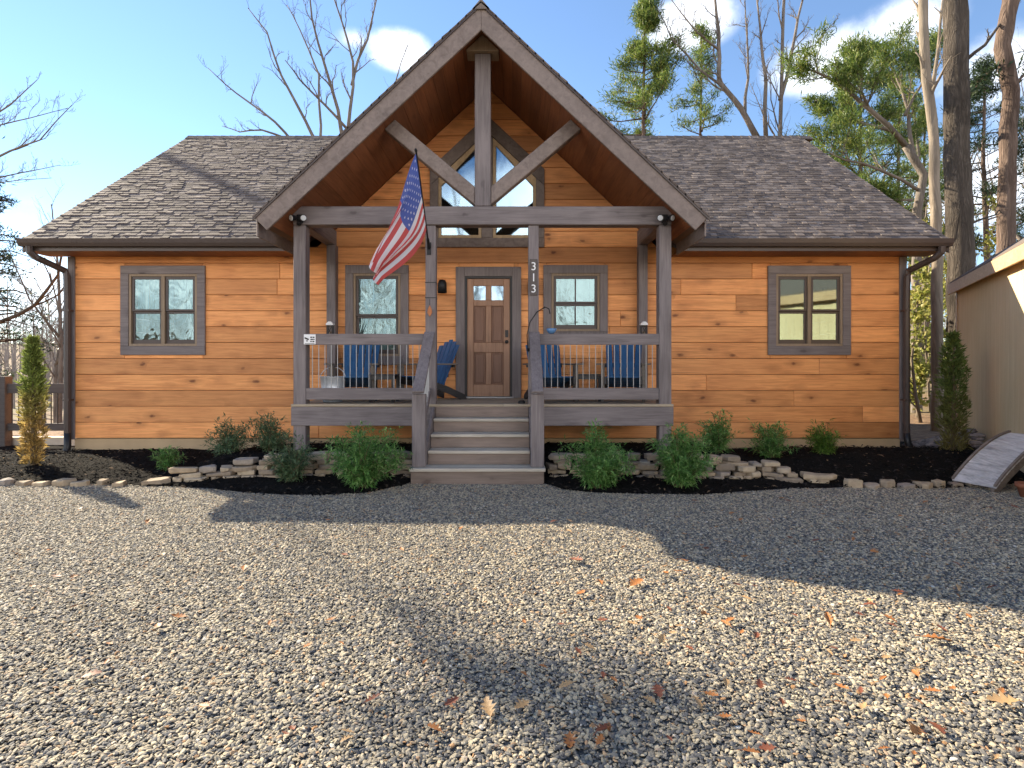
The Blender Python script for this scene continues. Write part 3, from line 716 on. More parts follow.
mb = MB(); mb.tube([(hx, yA, z0+.92), (hx, yA-.045, z0+.92), (hx, yA-.06, z0+.92)], [.014, .014, .02], 10); mb.tube([(hx, yA-.055, z0+.92), (hx, yA-.075, z0+.92), (hx, yA-.095, z0+.92)], [.02, .032, .018], 12); mb.build('handle', M['black'], dr, smooth=True)

# porch structure
PFY = 8.12; PX = [-3.05, -1.17, .31, 2.20]; DZ = .94
for i, x in enumerate(PX):
    hwid = .088 if i in (0, 3) else .075
    mb = MB(); mb.box(x-hwid, x+hwid, PFY-hwid, PFY+hwid, -.1 if i in (0, 3) else .3, 3.508); mb.build('porch_post', M['trim_z'], house, bevel=.008)
for x in (-3.02, 2.19):
    mb = MB(); mb.box(x-.075, x+.075, WY-.16, WY-.008, DZ, 3.508); mb.build('wall_post', M['trim_z'], house, bevel=.006)
mb = MB(); mb.box(PX[0]-.09, PX[3]+.09, PFY-.10, PFY+.10, 3.51, 3.775); mb.build('front_beam', M['trim_x'], house, bevel=.01)
for x in (PX[0], PX[3]):
    mb = MB(); mb.box(x-.08, x+.08, PFY+.102, WY-.008, 3.512, 3.77); mb.build('side_beam', M['trim_y'], house, bevel=.008)
mb = MB(); mb.box(XC-.115, XC+.115, PFY-.10, PFY+.09, 3.777, 5.965); mb.build('king_post', M['trim_z'], house, bevel=.01)
mb = MB(); mb.prism([(XC-.23, 5.967), (XC+.23, 5.967), (XC+.23, 5.99), (XC, 6.205), (XC-.23, 5.99)], 'xz', PFY-.16, PFY+.12); mb.build('post_cap', M['tan'], house, bevel=.008)
for sg in (-1, 1):
    mb = MB(); x0 = XC+sg*.117; tz_ = 6.43-.218
    # brace cut plumb at the king post and to the roof pitch at its head
    d = Vector((1.30, 0, 1.09)).normalized(); nrm = Vector((-d.z, 0, d.x)); wv = .20/d.x
    lo0 = (x0, 3.80); lo1 = (x0, 3.80+wv)
    def hit(p):                                       # along d until the soffit plane
        t = (tz_-PS*abs(p[0]-XC)-p[1])/(d.z+PS*d.x); return (p[0]+sg*d.x*t, p[1]+d.z*t)
    ps = [lo0, hit(lo0), hit(lo1), lo1]
    mb.prism(ps if sg > 0 else ps[::-1], 'xz', PFY-.09, PFY+.07); mb.build('brace', M['trim_d'], house, bevel=.01)
# deck
mb = MB(); y = 8.0
while y < WY-.03:
    ye = min(y+.138, WY-.012); x = -3.16; js = [-3.16, rng.uniform(-1.6, .8), 2.31]
    for u, v in zip(js, js[1:]): mb.box(u+.001, v-.001, y, ye-.006, DZ-.036, DZ+rng.uniform(-.001, .001))
    y = ye+.0
deck = mb.build('deck', M['deck'], house, bevel=.004)
for u, v in ((-3.16, -1.10), (.24, 2.31)):
    mb = MB(); mb.box(u, v, 8.005, 8.045, .63, DZ-.04); mb.build('rim_joist', M['trim_x'], deck, bevel=.006)
for x in (-3.14, 2.25):
    mb = MB(); mb.box(x, x+.04, 8.05, WY-.02, .63, DZ-.04); mb.build('rim_joist', M['trim_y'], deck, bevel=.006)
def railing(x0, x1):
    mb = MB(); mb.box(x0, x1, PFY-.085, PFY-.045, 1.79, 1.948); mb.box(x0, x1, PFY-.044, PFY+.05, 1.905, 1.944)
    rl = mb.build('railing', M['trim_x'], house, bevel=.006)
    mb = MB(); mb.box(x0, x1, PFY-.075, PFY-.035, 1.0, 1.17); mb.build('bottom_rail', M['trim_x'], rl, bevel=.006)
    n = int((x1-x0)/.09)
    for k in range(1, n):
        x = x0+(x1-x0)*k/n; mb = MB(); mb.tube([(x, PFY-.06, 1.165), (x, PFY-.06, 1.80)], .0058, 6); mb.build('baluster', M['zinc'], rl)
railing(PX[0]+.088, PX[1]-.076); railing(PX[2]+.076, PX[3]-.088)
# steps
SX0, SX1 = -1.095, .235
tz4 = [.755, .57, .387, .205]; ty = [7.78, 7.52, 7.27, 7.0]
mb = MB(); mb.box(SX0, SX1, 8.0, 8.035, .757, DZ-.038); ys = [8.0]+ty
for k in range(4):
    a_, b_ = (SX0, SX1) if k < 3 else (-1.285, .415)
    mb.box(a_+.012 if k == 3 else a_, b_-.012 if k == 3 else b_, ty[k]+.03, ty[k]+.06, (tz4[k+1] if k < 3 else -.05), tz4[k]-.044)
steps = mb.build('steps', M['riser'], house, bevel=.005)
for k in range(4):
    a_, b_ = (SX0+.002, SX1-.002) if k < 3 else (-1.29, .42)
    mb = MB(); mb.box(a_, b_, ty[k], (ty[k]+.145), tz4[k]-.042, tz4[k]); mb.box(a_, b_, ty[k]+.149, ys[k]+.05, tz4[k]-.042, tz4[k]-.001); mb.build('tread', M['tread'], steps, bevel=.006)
for x in (SX0-.045, SX1+.003):
    mb = MB(); mb.prism([(7.31, -.05), (8.0, -.05), (8.0, DZ-.05), (7.92, DZ-.05), (7.24, .42), (7.24, -.05)], 'yz', x, x+.04); mb.build('stringer', M['trim_y'], steps, bevel=.004)
for x in (PX[1]-.012, PX[2]+.012):
    mb = MB(); mb.box(x-.085, x+.085, 7.08, 7.20, .207, 1.13); nw = mb.build('newel_post', M['trim_z'], steps, bevel=.007)
    mb = MB(); mb.beam((x, 8.05, 1.965), (x, 7.03, 1.155), .15, .042); mb.build('handrail', M['trim_y'], nw, bevel=.006)
    mb = MB(); mb.beam((x, 8.04, 1.865), (x, 7.2, 1.20), .042, .13); mb.build('upper_rail', M['trim_y'], nw, bevel=.005)
    mb = MB(); mb.beam((x, 8.04, 1.14), (x, 7.2, .50), .042, .10); mb.build('lower_rail', M['trim_y'], nw, bevel=.005)
    for k in range(1, 9):
        y = 7.2+.84*k/9; zz = .50+.64*k/9; mb = MB(); mb.tube([(x, y, zz), (x, y, zz+.68)], .0075, 6); mb.build('baluster', M['zinc'], nw)

# ------------------------------------------------------------------ things on and about the porch
def wall_lamp(x, label):
    t = thing('wall_lamp', label, 'lamp', (x, WY-.01, 2.78), 'wall lamps beside the front door')
    mb = MB(); mb.box(x-.045, x+.045, WY-.035, WY-.006, 2.74, 2.90); mb.build('back_plate', M['black'], t, bevel=.006)
    mb = MB(); mb.lathe([(.02, .13), (.055, .12), (.075, .06), (.078, -.09), (.072, -.09), (.07, .05), (.0, .09)], (x, WY-.11, 2.80), 18); mb.tube([(x, WY-.03, 2.88), (x, WY-.09, 2.93), (x, WY-.11, 2.92)], .012, 8); mb.build('lamp_shade', M['iron'], t, smooth=True)
wall_lamp((443-CX)*WY/F, 'dark downlight wall lamp left of the front door')
wall_lamp((531-CX)*WY/F+.02, 'dark downlight wall lamp right of the front door, half hidden by the numbered post')
def floodlight(x, label):
    y = PFY-.10
    t = thing('floodlight', label, 'security light', (x, y, 3.58), 'twin-headed security lights')
    mb = MB(); mb.box(x-.045, x+.045, y-.03, y-.001, 3.53, 3.65); mb.tube([(x, y-.03, 3.55), (x, y-.06, 3.50)], [.03, .035], 12); mb.build('base', M['black'], t, bevel=.006)
    for sg in (-1, 1):
        c = Vector((x+sg*.06, y-.07, 3.59)); d = Vector((sg*.45, -.8, -.25)).normalized()
        mb = MB(); mb.tube([(x+sg*.03, y-.02, 3.60), (x+sg*.07, y-.05, 3.60), tuple(c)], .013, 8); mb.tube([c-d*.03, c+d*.01, c+d*.05, c+d*.06], [.025, .04, .046, .047], 16); hd = mb.build('lamp_head', M['black'], t, smooth=False)
        mb = MB(); mb.tube([c+d*.059, c+d*.067], [.040, .03], 16); mb.build('lens', M['lens'], hd)
floodlight(PX[0]+.02, 'black twin-headed security light at the left end of the porch beam')
floodlight(PX[3]-.02, 'black twin-headed security light at the right end of the porch beam')
# house number
nx_, ny_ = PX[2], PFY-.076
t = thing('house_number', 'dark upright plaque with white house number 313 on a porch post', 'sign', (nx_, ny_, 2.55))
mb = MB(); mb.box(nx_-.055, nx_+.055, ny_-.013, ny_-.001, 2.50, 3.02); mb.build('plaque', M['gutter'], t, bevel=.004)
for ch, z in (('3', 2.86), ('1', 2.70), ('3', 2.54)):
    cu = bpy.data.curves.new('digit', 'FONT'); cu.body = ch; cu.size = .165; cu.extrude = .003; cu.align_x = 'CENTER'; cu.materials.append(M['white'])
    tmp = bpy.data.objects.new('digit', cu); me_ = bpy.data.meshes.new_from_object(tmp); bpy.data.objects.remove(tmp); o = bpy.data.objects.new('digit', me_); COL.objects.link(o); o.parent = t; o.location = (0, -.017, z-2.55); o.rotation_euler = (R(90), 0, 0)
# security sign on the left end of the rail
sx = -2.90; t = thing('security_sign', 'small white camera warning sign on the left end of the porch rail', 'sign', (sx, PFY-.086, 1.80))
mb = MB(); mb.box(sx-.085, sx+.085, PFY-.094, PFY-.087, 1.795, 1.94); mb.build('plate', M['white'], t, bevel=.003)
mb = MB(); y0, y1 = PFY-.097, PFY-.0945
mb.prism([(sx-.07, 1.90), (sx-.01, 1.875), (sx-.015, 1.855), (sx-.072, 1.878)], 'xz', y0, y1); mb.box(sx-.045, sx-.03, y0, y1, 1.835, 1.858)
for k, (u, v) in enumerate(((.01, .035), (.042, .07), (.012, .05), (.055, .07), (.01, .03), (.04, .068))): mb.box(sx+u, sx+v, y0, y1, 1.888-.03*(k//2), 1.905-.03*(k//2))
mb.box(sx-.07, sx+.07, y0, y1, 1.805, 1.812); mb.build('printed_mark', M['black'], t)
# lanterns hung on the wall posts
def lantern(x, label):
    y, z = WY-.19, 1.96
    t = thing('lantern', label, 'lantern', (x, y, z), 'small lanterns on the rear porch posts')
    mb = MB(); mb.box(x-.05, x+.05, y-.045, y+.025, z, z+.02); mb.build('base', M['white'], t, bevel=.003); mb = MB(); mb.prism([(x-.06, z+.20), (x+.06, z+.20), (x+.06, z+.225), (x+.02, z+.26), (x-.02, z+.26), (x-.06, z+.225)], 'xz', y-.05, y+.028); mb.build('cap', M['white'], t, bevel=.003)
    mb = MB()
    for dx_ in (-.045, .045):
        for dy in (-.04, .018): mb.box(x+dx_-.006, x+dx_+.006, y+dy-.006, y+dy+.006, z+.02, z+.2)
    mb.beam((x-.04, y-.042, z+.03), (x+.04, y-.042, z+.19), .008, .008, (0,1,0)); mb.beam((x+.04, y-.048, z+.03), (x-.04, y-.048, z+.19), .008, .008, (0,1,0)); mb.build('cage', M['black'], t)
    mb = MB(); mb.tube([(x, y-.01, z+.02), (x, y-.01, z+.1)], .022, 10); mb.build('candle', M['tan'], t)
lantern(-3.02, 'small white-capped lantern on the left rear porch post'); lantern(2.19, 'small white-capped lantern on the right rear porch post')
# galvanised bucket
bx, by = -2.72, 8.5
t = thing('bucket', 'galvanised steel bucket on the deck behind the left railing', 'bucket', (bx, by, DZ))
mb = MB(); mb.lathe([(0, .012), (.135, .012), (.135, 0), (.14, 0), (.145, .02), (.165, .16), (.172, .165), (.168, .17), (.185, .37), (.192, .375), (.192, .385), (.182, .385), (.15, .03), (0, .025)], (bx, by, DZ+.002), 28); bk = mb.build('pail', M['steel'], t, smooth=True)
mb = MB(); mb.tube([(bx+.19*math.cos(a), by+.02*math.sin(a), DZ+.36+.17*math.sin(a)) for a in [math.pi*k/14 for k in range(15)]], .006, 6); mb.build('handle', M['steel'], t, smooth=True)
mb = MB(); mb.tube([(bx-.06, by, DZ+.51), (bx+.06, by, DZ+.51)], .014, 8); mb.build('grip', M['tan'], t)
# adirondack chairs
def adirondack():
    t = thing('adirondack_chair', 'x', 'chair', (0, 0, 0), 'blue garden chairs on the porch')
    mb = MB()
    for k in range(6):
        y = -.24+.085*k; z = .37-.028*k; mb.hexa([(-.26, y, z), (.26, y, z), (.26, y+.078, z-.025), (-.26, y+.078, z-.025), (-.26, y, z+.02), (.26, y, z+.02), (.26, y+.078, z-.005), (-.26, y+.078, z-.005)])
    mb.build('seat', M['blue'], t, bevel=.004)
    mb = MB()
    for k in range(5):
        x = -.215+.1075*k; top = .98-.035*abs(k-2)**1.4; lean = .42
        b0 = Vector((x*.92, .22, .22)); b1 = Vector((x*1.12, .22+lean*(top-.22), top)); mb.beam(b0, b1, .098, .02, (0, -1, .3))
    mb.build('backrest', M['blue'], t, bevel=.005)
    mb = MB(); mb.beam((-.25, .31, .39), (.25, .31, .39), .05, .025, (0, 1, 0)); mb.beam((-.30, .40, .555), (.30, .40, .555), .025, .07, (0, 0, 1)); mb.build('back_support', M['blackwood'], t)
    for s in (-1, 1):
        mb = MB(); mb.prism([(s*.27-.0, -.34), (s*.40, -.34), (s*.41, -.2), (s*.36, .42), (s*.30, .42), (s*.27, -.1)][::s], 'xy', .56, .585); mb.build('arm', M['greywood'], t, bevel=.005)
        mb = MB(); mb.box(s*.30-.025, s*.30+.025, -.29, -.18, 0, .558); mb.build('leg', M['greywood'], t, bevel=.004)
        mb = MB(); mb.prism([(-.31, .27), (-.30, .39), (-.1, .345), (.3, .215), (.62, .08), (.66, .0), (.54, .0), (.35, .085), (.0, .21)], 'yz', s*.262-.018, s*.262+.018); mb.build('leg', M['blackwood'], t, bevel=.004)
    return t
chair = adirondack()
for i, (x, y, a, lab) in enumerate([(-2.42, 8.68, 4, 'blue slatted chair behind the left porch railing beside the galvanised bucket'), (-1.42, 8.95, -50, 'blue slatted chair turned sideways between the stair rail and the front door'),
                                    (.62, 8.70, 14, 'blue slatted chair partly hidden behind the post with house number 313'), (1.72, 8.66, -12, 'blue slatted chair behind the right porch railing near the right corner post')]):
    o = chair if i == 0 else copy_tree(chair); o.location = (x, y, DZ); o.rotation_euler = (0, 0, R(a)); o['label'] = lab
def side_table():
    t = thing('side_table', 'x', 'table', (0, 0, 0), 'low black tables between the porch chairs')
    mb = MB()
    for k in range(5): mb.box(-.2, .2, -.2+.08*k, -.2+.08*k+.074, .40, .42)
    mb.build('table_top', M['blackwood'], t, bevel=.003)
    for sx_ in (-1, 1):
        for sy in (-1, 1): mb = MB(); mb.box(sx_*.17-.02, sx_*.17+.02, sy*.17-.02, sy*.17+.02, 0, .398); mb.build('leg', M['blackwood'], t)
    mb = MB(); mb.box(-.15, .15, -.18, -.16, .34, .398); mb.box(-.15, .15, .16, .18, .34, .398); mb.build('apron', M['blackwood'], t)
    return t
tb = side_table()
for i, (x, y, lab) in enumerate([(-1.95, 8.55, 'low black side table behind the left porch railing'), (1.17, 8.75, 'low black side table behind the right porch railing between two blue chairs')]):
    o = tb if i == 0 else copy_tree(tb); o.location = (x, y, DZ); o['label'] = lab
# curved hook on the numbered post and the blue bowl on the rail
t = thing('plant_hook', 'thin black curved hook fixed to the numbered post above the rail', 'hook', (PX[2]-.08, PFY-.02, 1.7))
mb = MB(); hp = [pt(528, 352, 8.0), pt(527, 335, 8.0), pt(530, 322, 7.97), pt(537, 312, 7.95), pt(545, 307, 7.93), pt(549, 309, 7.92), pt(550, 314, 7.92)]; mb.tube(hp, .008, 6); mb.build('rod', M['iron'], t, smooth=True)
mb = MB(); mb.box(PX[2]-.10, PX[2]-.02, PFY-.12, PFY-.078, 1.70, 1.74); mb.build('bracket', M['iron'], t)
bp = (.57, PFY-.02, 1.95)
t = thing('glass_bowl', 'small blue glazed bowl on the right porch rail', 'bowl', bp)
mb = MB(); mb.lathe([(0, 0), (.03, 0), (.06, .03), (.078, .075), (.07, .078), (.05, .035), (0, .02)], bp, 18); mb.build('bowl', M['bluebowl'], t, smooth=True)
t = thing('leaf_charm', 'small orange leaf-shaped charm on the left inner porch post', 'ornament', (PX[1]-.01, PFY-.08, 2.24))
mb = MB(); x_, y_ = PX[1]-.01, PFY-.088; mb.prism([(x_, 2.19), (x_+.035, 2.25), (x_+.028, 2.30), (x_, 2.36), (x_-.028, 2.30), (x_-.035, 2.25)], 'xz', y_-.006, y_+.006); mb.build('charm', M['copper'], t, bevel=.003)
mb = MB(); mb.tube([(x_, y_, 2.355), (x_, y_, 2.44), (x_, PFY-.074, 2.45)], .003, 5); mb.build('cord', M['iron'], t)
mb = MB(); t = thing('door_lamp', 'small round solar light at the top right corner of the steps', 'lamp', (.15, 8.1, DZ))
mb.lathe([(0, 0), (.05, 0), (.05, .03), (.03, .05), (0, .052)], (.14, 8.1, DZ+.001), 14); mb.build('housing', M['iron'], t)

# flag on its pole
tipP = pt(416, 151, 6.98); baseP = Vector((PX[1]-.02, PFY-.115, CZ+(HY-246)*8.0/F))
fl = thing('flag', 'red, white and blue striped flag with white stars on a slanted black pole', 'flag', tuple(baseP))
mb = MB(); mb.tube([baseP, tipP], .0125, 8); mb.tube([tipP, tipP+(tipP-baseP).normalized()*.03], [.02, .012], 8); mb.build('pole', M['iron'], fl)
mb = MB(); mb.box(baseP.x-.03, baseP.x+.03, PFY-.085, PFY-.076, baseP.z-.12, baseP.z+.06); mb.tube([baseP+Vector((0, .04, -.03)), baseP+(tipP-baseP).normalized()*.12], .02, 10); mb.build('bracket', M['iron'], fl)
mb = MB()
for z in (2.46, 2.68): mb.box(PX[1]-.079, PX[1]+.079, PFY-.079, PFY+.079, z, z+.012)
mb.build('strap', M['black'], fl)
A = tipP+(baseP-tipP)*.015; B = tipP+(baseP-tipP)*.80; Cc = pt(377, 284, 7.0); Dd = pt(371, 262, 6.85)
NS, NTt = 26, 44
def flagp(s, t):
    p = A.lerp(B, s).lerp(Dd.lerp(Cc, s), t)
    sag = math.sin(math.pi*t)
    p = p+Vector((0, 0, -.05*sag*s))
    ph = s*11+t*1.5
    amp = .10*smooth(0, .5, t)
    p = p+Vector((.04*amp/.10*math.sin(ph), amp*math.cos(ph*1.05)+.10*sag*math.sin(3.1*t+2*s), 0))
    p.x += .10*math.sin(math.pi*min(1, t*1.15))*s-.03*math.sin(math.pi*t)*(1-s)
    return p
mb = MB()
vs = [flagp(i/NS, j/NTt) for i in range(NS+1) for j in range(NTt+1)]
for i in range(NS):
    for j in range(NTt):
        stripe = i//2; can = stripe < 7 and j/NTt < .40
        mb.f.append((i*(NTt+1)+j, i*(NTt+1)+j+1, (i+1)*(NTt+1)+j+1, (i+1)*(NTt+1)+j)); mb.m.append(2 if can else (0 if stripe % 2 == 0 else 1))
mb.v = [tuple(v) for v in vs]
fcl = mb.build('cloth', [M['f_red'], M['f_white'], M['f_blue']], fl, smooth=True)
mb = MB()
for r in range(9):
    for c in range(6 if r % 2 == 0 else 5):
        s = (7/13)*(r+.9)/9.8; t_ = .40*((c+.6)/6.2 if r % 2 == 0 else (c+1.1)/6.2)
        p = flagp(s, t_); du = (flagp(s+.01, t_)-p).normalized(); dv = (flagp(s, t_+.01)-p).normalized(); n_ = du.cross(dv).normalized()
        if n_.y > 0: n_ = -n_
        for side in (1, -1):
            q = p+n_*(.004*side); ring = []
            for k in range(10):
                a = math.pi*k/5; r_ = .021 if k % 2 == 0 else .009; ring.append(q+du*(r_*math.cos(a))+dv*(r_*math.sin(a)))
            mb.add(ring, [tuple(range(10)) if side > 0 else tuple(range(10))[::-1]])
mb.build('stars', M['f_white'], fcl)

# ------------------------------------------------------------------ stone walls and edging
def stone_mb(c, L, Dp, H, rot, seed):
    r = random.Random(seed); mb = MB(); n = 10; vs = []
    zs = [(0, .86), (.15, .98), (.8, 1.0), (.98, .92)]
    phase = [r.uniform(.66, 1.14) for _ in range(n)]
    tilt = r.uniform(-.10, .10)
    for zf, sc_ in zs:
        for k in range(n):
            a = 2*math.pi*k/n; e = .38
            x = math.copysign(abs(math.cos(a))**e, math.cos(a))*L/2*phase[k]*sc_; y = math.copysign(abs(math.sin(a))**e, math.sin(a))*Dp/2*phase[(k+3) % n]*sc_
            z = zf*H+tilt*x*zf+r.uniform(-.14, .14)*H
            vs.append((c[0]+x*math.cos(rot)-y*math.sin(rot), c[1]+x*math.sin(rot)+y*math.cos(rot), c[2]+z))
    fs = [tuple(range(n))[::-1], tuple(range(3*n, 4*n))]+[(i*n+k, i*n+(k+1) % n, (i+1)*n+(k+1) % n, (i+1)*n+k) for i in range(3) for k in range(n)]
    mb.add(vs, fs); return mb
def path_at(path, s):
    for (a, b) in zip(path, path[1:]):
        a, b = Vector(a), Vector(b); l = (b-a).length
        if s <= l: return a+(b-a)*(s/l), math.atan2((b-a).y, (b-a).x)
        s -= l
    a, b = Vector(path[-2]), Vector(path[-1]); return b, math.atan2((b-a).y, (b-a).x)
def path_len(path): return sum((Vector(b)-Vector(a)).length for a, b in zip(path, path[1:]))
def stone_wall(path, hts, label, seed):
    t = thing('stone_wall', label, 'stone wall', (path[0][0], path[0][1], 0)); r = random.Random(seed); Lt = path_len(path); z = .015; k = 0; cnt = 0
    while k < 7:
        ch = r.uniform(.045, .085); s = r.uniform(-.1, .05)
        while s < Lt:
            L = r.uniform(.12, .38); mid = s+L/2; f = min(1, max(0, mid/Lt)); hmax = hts[0]+(hts[1]-hts[0])*f if len(hts) == 2 else hts[min(len(hts)-1, int(f*len(hts)))]
            if z+ch*.6 < hmax and cnt < 100:
                p, a = path_at(path, max(0, mid)); hh = ch*r.uniform(.85, 1.12)
                stone_mb((p.x+r.uniform(-.02, .02), p.y+.02*k+r.uniform(-.02, .02), z+r.uniform(-.006, .006)), L*.97, r.uniform(.17, .26), hh, a+r.uniform(-.12, .12), r.random()).build('stone', M['stone'], t, smooth=False, bevel=.008); cnt += 1
            s += L
        z += ch*.95; k += 1
stone_wall([(-4.62, 6.98), (-4.2, 7.1), (-3.5, 7.28), (-2.4, 7.38), (-1.36, 7.38)], [.10, .20, .30, .34, .33, .34, .34], 'low dry-stacked stone wall left of the porch steps', 11)
stone_wall([(.5, 7.38), (1.2, 7.36), (2.2, 7.28), (3.2, 7.2), (3.9, 7.02)], [.33, .33, .32, .33, .33, .31, .24, .12], 'low dry-stacked stone wall right of the porch steps', 12)
def edging(path, n, label, seed, group):
    r = random.Random(seed); Lt = path_len(path)
    for k in range(n):
        p, a = path_at(path, Lt*(k+.5)/n); L = Lt/n*r.uniform(.5, 1.0)
        c = (p.x, p.y+r.uniform(-.03, .03), gz(p.x, p.y)-.01); m_ = stone_mb(c, L, r.uniform(.10, .2), r.uniform(.05, .11), a+r.uniform(-.4, .4), r.random())
        tag(m_.build('edging_stone', M['stone'], loc=c, bevel=.01), label, 'stone', group)
edging([(-6.4, 6.95), (-5.6, 6.95), (-4.75, 6.97)], 7, 'rounded tan edging stone in the short row left of the left stone wall', 21, 'edging stones left of the left wall')
edging([(-7.7, 6.88), (-6.5, 6.9)], 4, 'flat half-buried edging stone in the far left row near the yellowing cypress', 23, 'edging stones by the yellowing cypress')
edging([(4.05, 6.85), (5.0, 6.83), (6.0, 6.95)], 9, 'pale edging stone in the row between the right stone wall and the small bridge', 22, 'edging stones right of the right wall')

# ------------------------------------------------------------------ shrubs
def shrub(px, py_base, D, wpx, hpx, label, matn, seed, n=1900):
    r = random.Random(seed); x = (px-CX)*D/F; y = D; z = mulch_z(x, y)-.01
    Wd, Ht = wpx*D/F, hpx*D/F
    t = thing('nandina_shrub', label, 'shrub', (x, y, z), 'green shrubs in the mulch beds'); st = MB(); lf = MB(); base = Vector((x, y, z))
    ns = 26
    stems = []
    for k in range(ns):
        a = r.uniform(0, 6.283); sp = r.random()**.6; hh = Ht*(1-.42*sp**2)*r.uniform(.42, 1.06)
        p0 = base+Vector((r.uniform(-.05, .05), r.uniform(-.05, .05), 0)); p2 = base+Vector((math.cos(a)*sp*Wd/2, math.sin(a)*sp*Wd*.45, hh)); p1 = p0.lerp(p2, .5)+Vector((-math.cos(a)*.03, 0, hh*.12))
        pts_ = [p0*(1-u)*(1-u)+p1*2*u*(1-u)+p2*u*u for u in lin(0, 1, 5)]; st.tube(pts_, [.007-.0045*u for u in lin(0, 1, 5)], 4); stems.append((p0, p1, p2))
    for k in range(n):
        p0, p1, p2 = r.choice(stems); u = 1-r.random()**1.15*.9; p = p0*(1-u)*(1-u)+p1*2*u*(1-u)+p2*u*u
        a = r.uniform(0, 6.283); sd = Vector((math.cos(a), math.sin(a), r.uniform(-.25, .8))).normalized()
        tw = p+sd*r.uniform(.02, .13)*min(1, Wd/.7)
        for q in range(3):
            d = (sd+Vector((r.gauss(0, .6), r.gauss(0, .6), r.gauss(-.05, .5)))).normalized(); lf.blade(tw, d, Vector((r.gauss(0, .4), r.gauss(0, .4), 1)), r.uniform(.045, .10), r.uniform(.009, .018), r.uniform(0, .5))
    st.build('stem', M['stem'], t); lf.build('foliage', M[matn], t)
shrub(363, 488, 6.72, 84, 66, 'large bushy green shrub in front of the left stone wall beside the steps', 'nandina', 1, 2600)
shrub(597, 486, 6.72, 68, 66, 'large bushy green shrub just right of the porch steps', 'nandina', 2, 2300)
shrub(677, 486, 6.75, 64, 62, 'bushy green shrub in front of the right porch corner post', 'nandina', 3, 2300)
shrub(290, 482, 7.0, 50, 44, 'small green shrub overlapping the middle of the left stone wall', 'nandina_dull', 4, 1100)
shrub(228, 460, 8.2, 50, 36, 'dull green shrub against the siding below the left window side of the porch', 'nandina_dull', 5, 900)
shrub(272, 460, 8.2, 46, 40, 'dull green shrub against the siding close to the left porch corner post', 'nandina_dull', 6, 900)
shrub(167, 472, 7.7, 28, 24, 'tiny green shrub alone in the black mulch left of the left stone wall', 'nandina', 7, 420)
shrub(718, 462, 7.9, 42, 42, 'green shrub directly behind the right stone wall near the porch corner', 'nandina', 8, 1000)
shrub(770, 460, 8.1, 44, 38, 'green shrub against the foundation left of the lime green shrub', 'nandina', 9, 1000)
shrub(823, 458, 8.2, 34, 36, 'small lime green shrub below the right window', 'nandina_lime', 10, 800)
def cypress(x, y, Ht, Wd, label, matn, seed, n, z0):
    r = random.Random(seed); t = thing('cypress', label, 'shrub', (x, y, z0)); tr = MB(); tr.tube([(x, y, z0), (x+.01, y, z0+Ht*.5), (x, y, z0+Ht*.93)], [.04, .025, .006], 7); tr.build('trunk', M['stem'], t)
    lf = MB()
    for k in range(n):
        u = r.random()**.85; prof = (.80+.28*math.sin(u*2.9))*(1-.55*u**3)*(1 if u < .90 else .45)*(1+.35*mnoise.noise((u*9+seed, r.random()*2, 0)))
        a = r.uniform(0, 6.283); rr = Wd/2*prof*(.25+.85*r.random()**.6)*(1+.28*math.sin(a*3+u*23)); p = Vector((x+rr*math.cos(a), y+rr*math.sin(a), z0+.03+u*Ht*.97))
        for q in range(2):
            d = Vector((math.cos(a)*.8+r.gauss(0, .5), math.sin(a)*.8+r.gauss(0, .5), .9+r.gauss(0, .5))); lf.blade(p, d, Vector((r.gauss(0, 1), r.gauss(0, 1), .3)), r.uniform(.05, .12), r.uniform(.012, .026), r.uniform(-.2, .4))
    lf.build('foliage', M[matn], t)
cypress((33-CX)*7.85/F, 7.85, 1.80, .21, 'narrow columnar cypress browning to gold, left of the cabin', 'arbor_gold', 31, 1900, mulch_z(-6.7, 7.85)-.02)
cypress((953-CX)*8.5/F, 8.5, 1.98, .30, 'dark green columnar cypress between the cabin and the tan shed', 'arbor_green', 32, 1700, mulch_z(6.7, 8.5)-.20)

# ------------------------------------------------------------------ tan shed on the right
A0 = Vector((8.53, 10.74, 0)); dv = Vector((-.515, -1, 0)).normalized(); nv = Vector((-dv.y, dv.x, 0)).normalized()
if nv.x > 0: nv = -nv                                # outward, towards the cabin
inn_ = -nv
shed = thing('shed', 'tan board-sided shed with a dark roof edge at the right', 'shed', tuple(A0))
def sp(s, t_, z): q = A0+dv*s+inn_*t_; return (q.x, q.y, z)
LEN, DEP, HT = 6.7, 3.2, 2.955
mb = MB(); s = 0
while s < LEN:                                       # grooved panels, plank by plank
    e = min(s+.2, LEN); mb.hexa([sp(s+.002, 0, -.2), sp(e-.002, 0, -.2), sp(e-.002, .03, -.2), sp(s+.002, .03, -.2), sp(s+.002, 0, HT), sp(e-.002, 0, HT), sp(e-.002, .03, HT), sp(s+.002, .03, HT)]); s = e
mb.hexa([sp(0, .031, -.2), sp(LEN, .031, -.2), sp(LEN, DEP, -.2), sp(0, DEP, -.2), sp(0, .031, HT), sp(LEN, .031, HT), sp(LEN, DEP, HT), sp(0, DEP, HT)])
mb.build('wall', M['shed'], shed, bevel=.002)
mb = MB(); mb.hexa([sp(-.06, -.10, HT+.02), sp(LEN+.25, -.10, HT+.02), sp(LEN+.25, DEP/2, HT+1.2), sp(-.06, DEP/2, HT+1.2), sp(-.06, -.10, HT+.14), sp(LEN+.25, -.10, HT+.14), sp(LEN+.25, DEP/2, HT+1.32), sp(-.06, DEP/2, HT+1.32)])
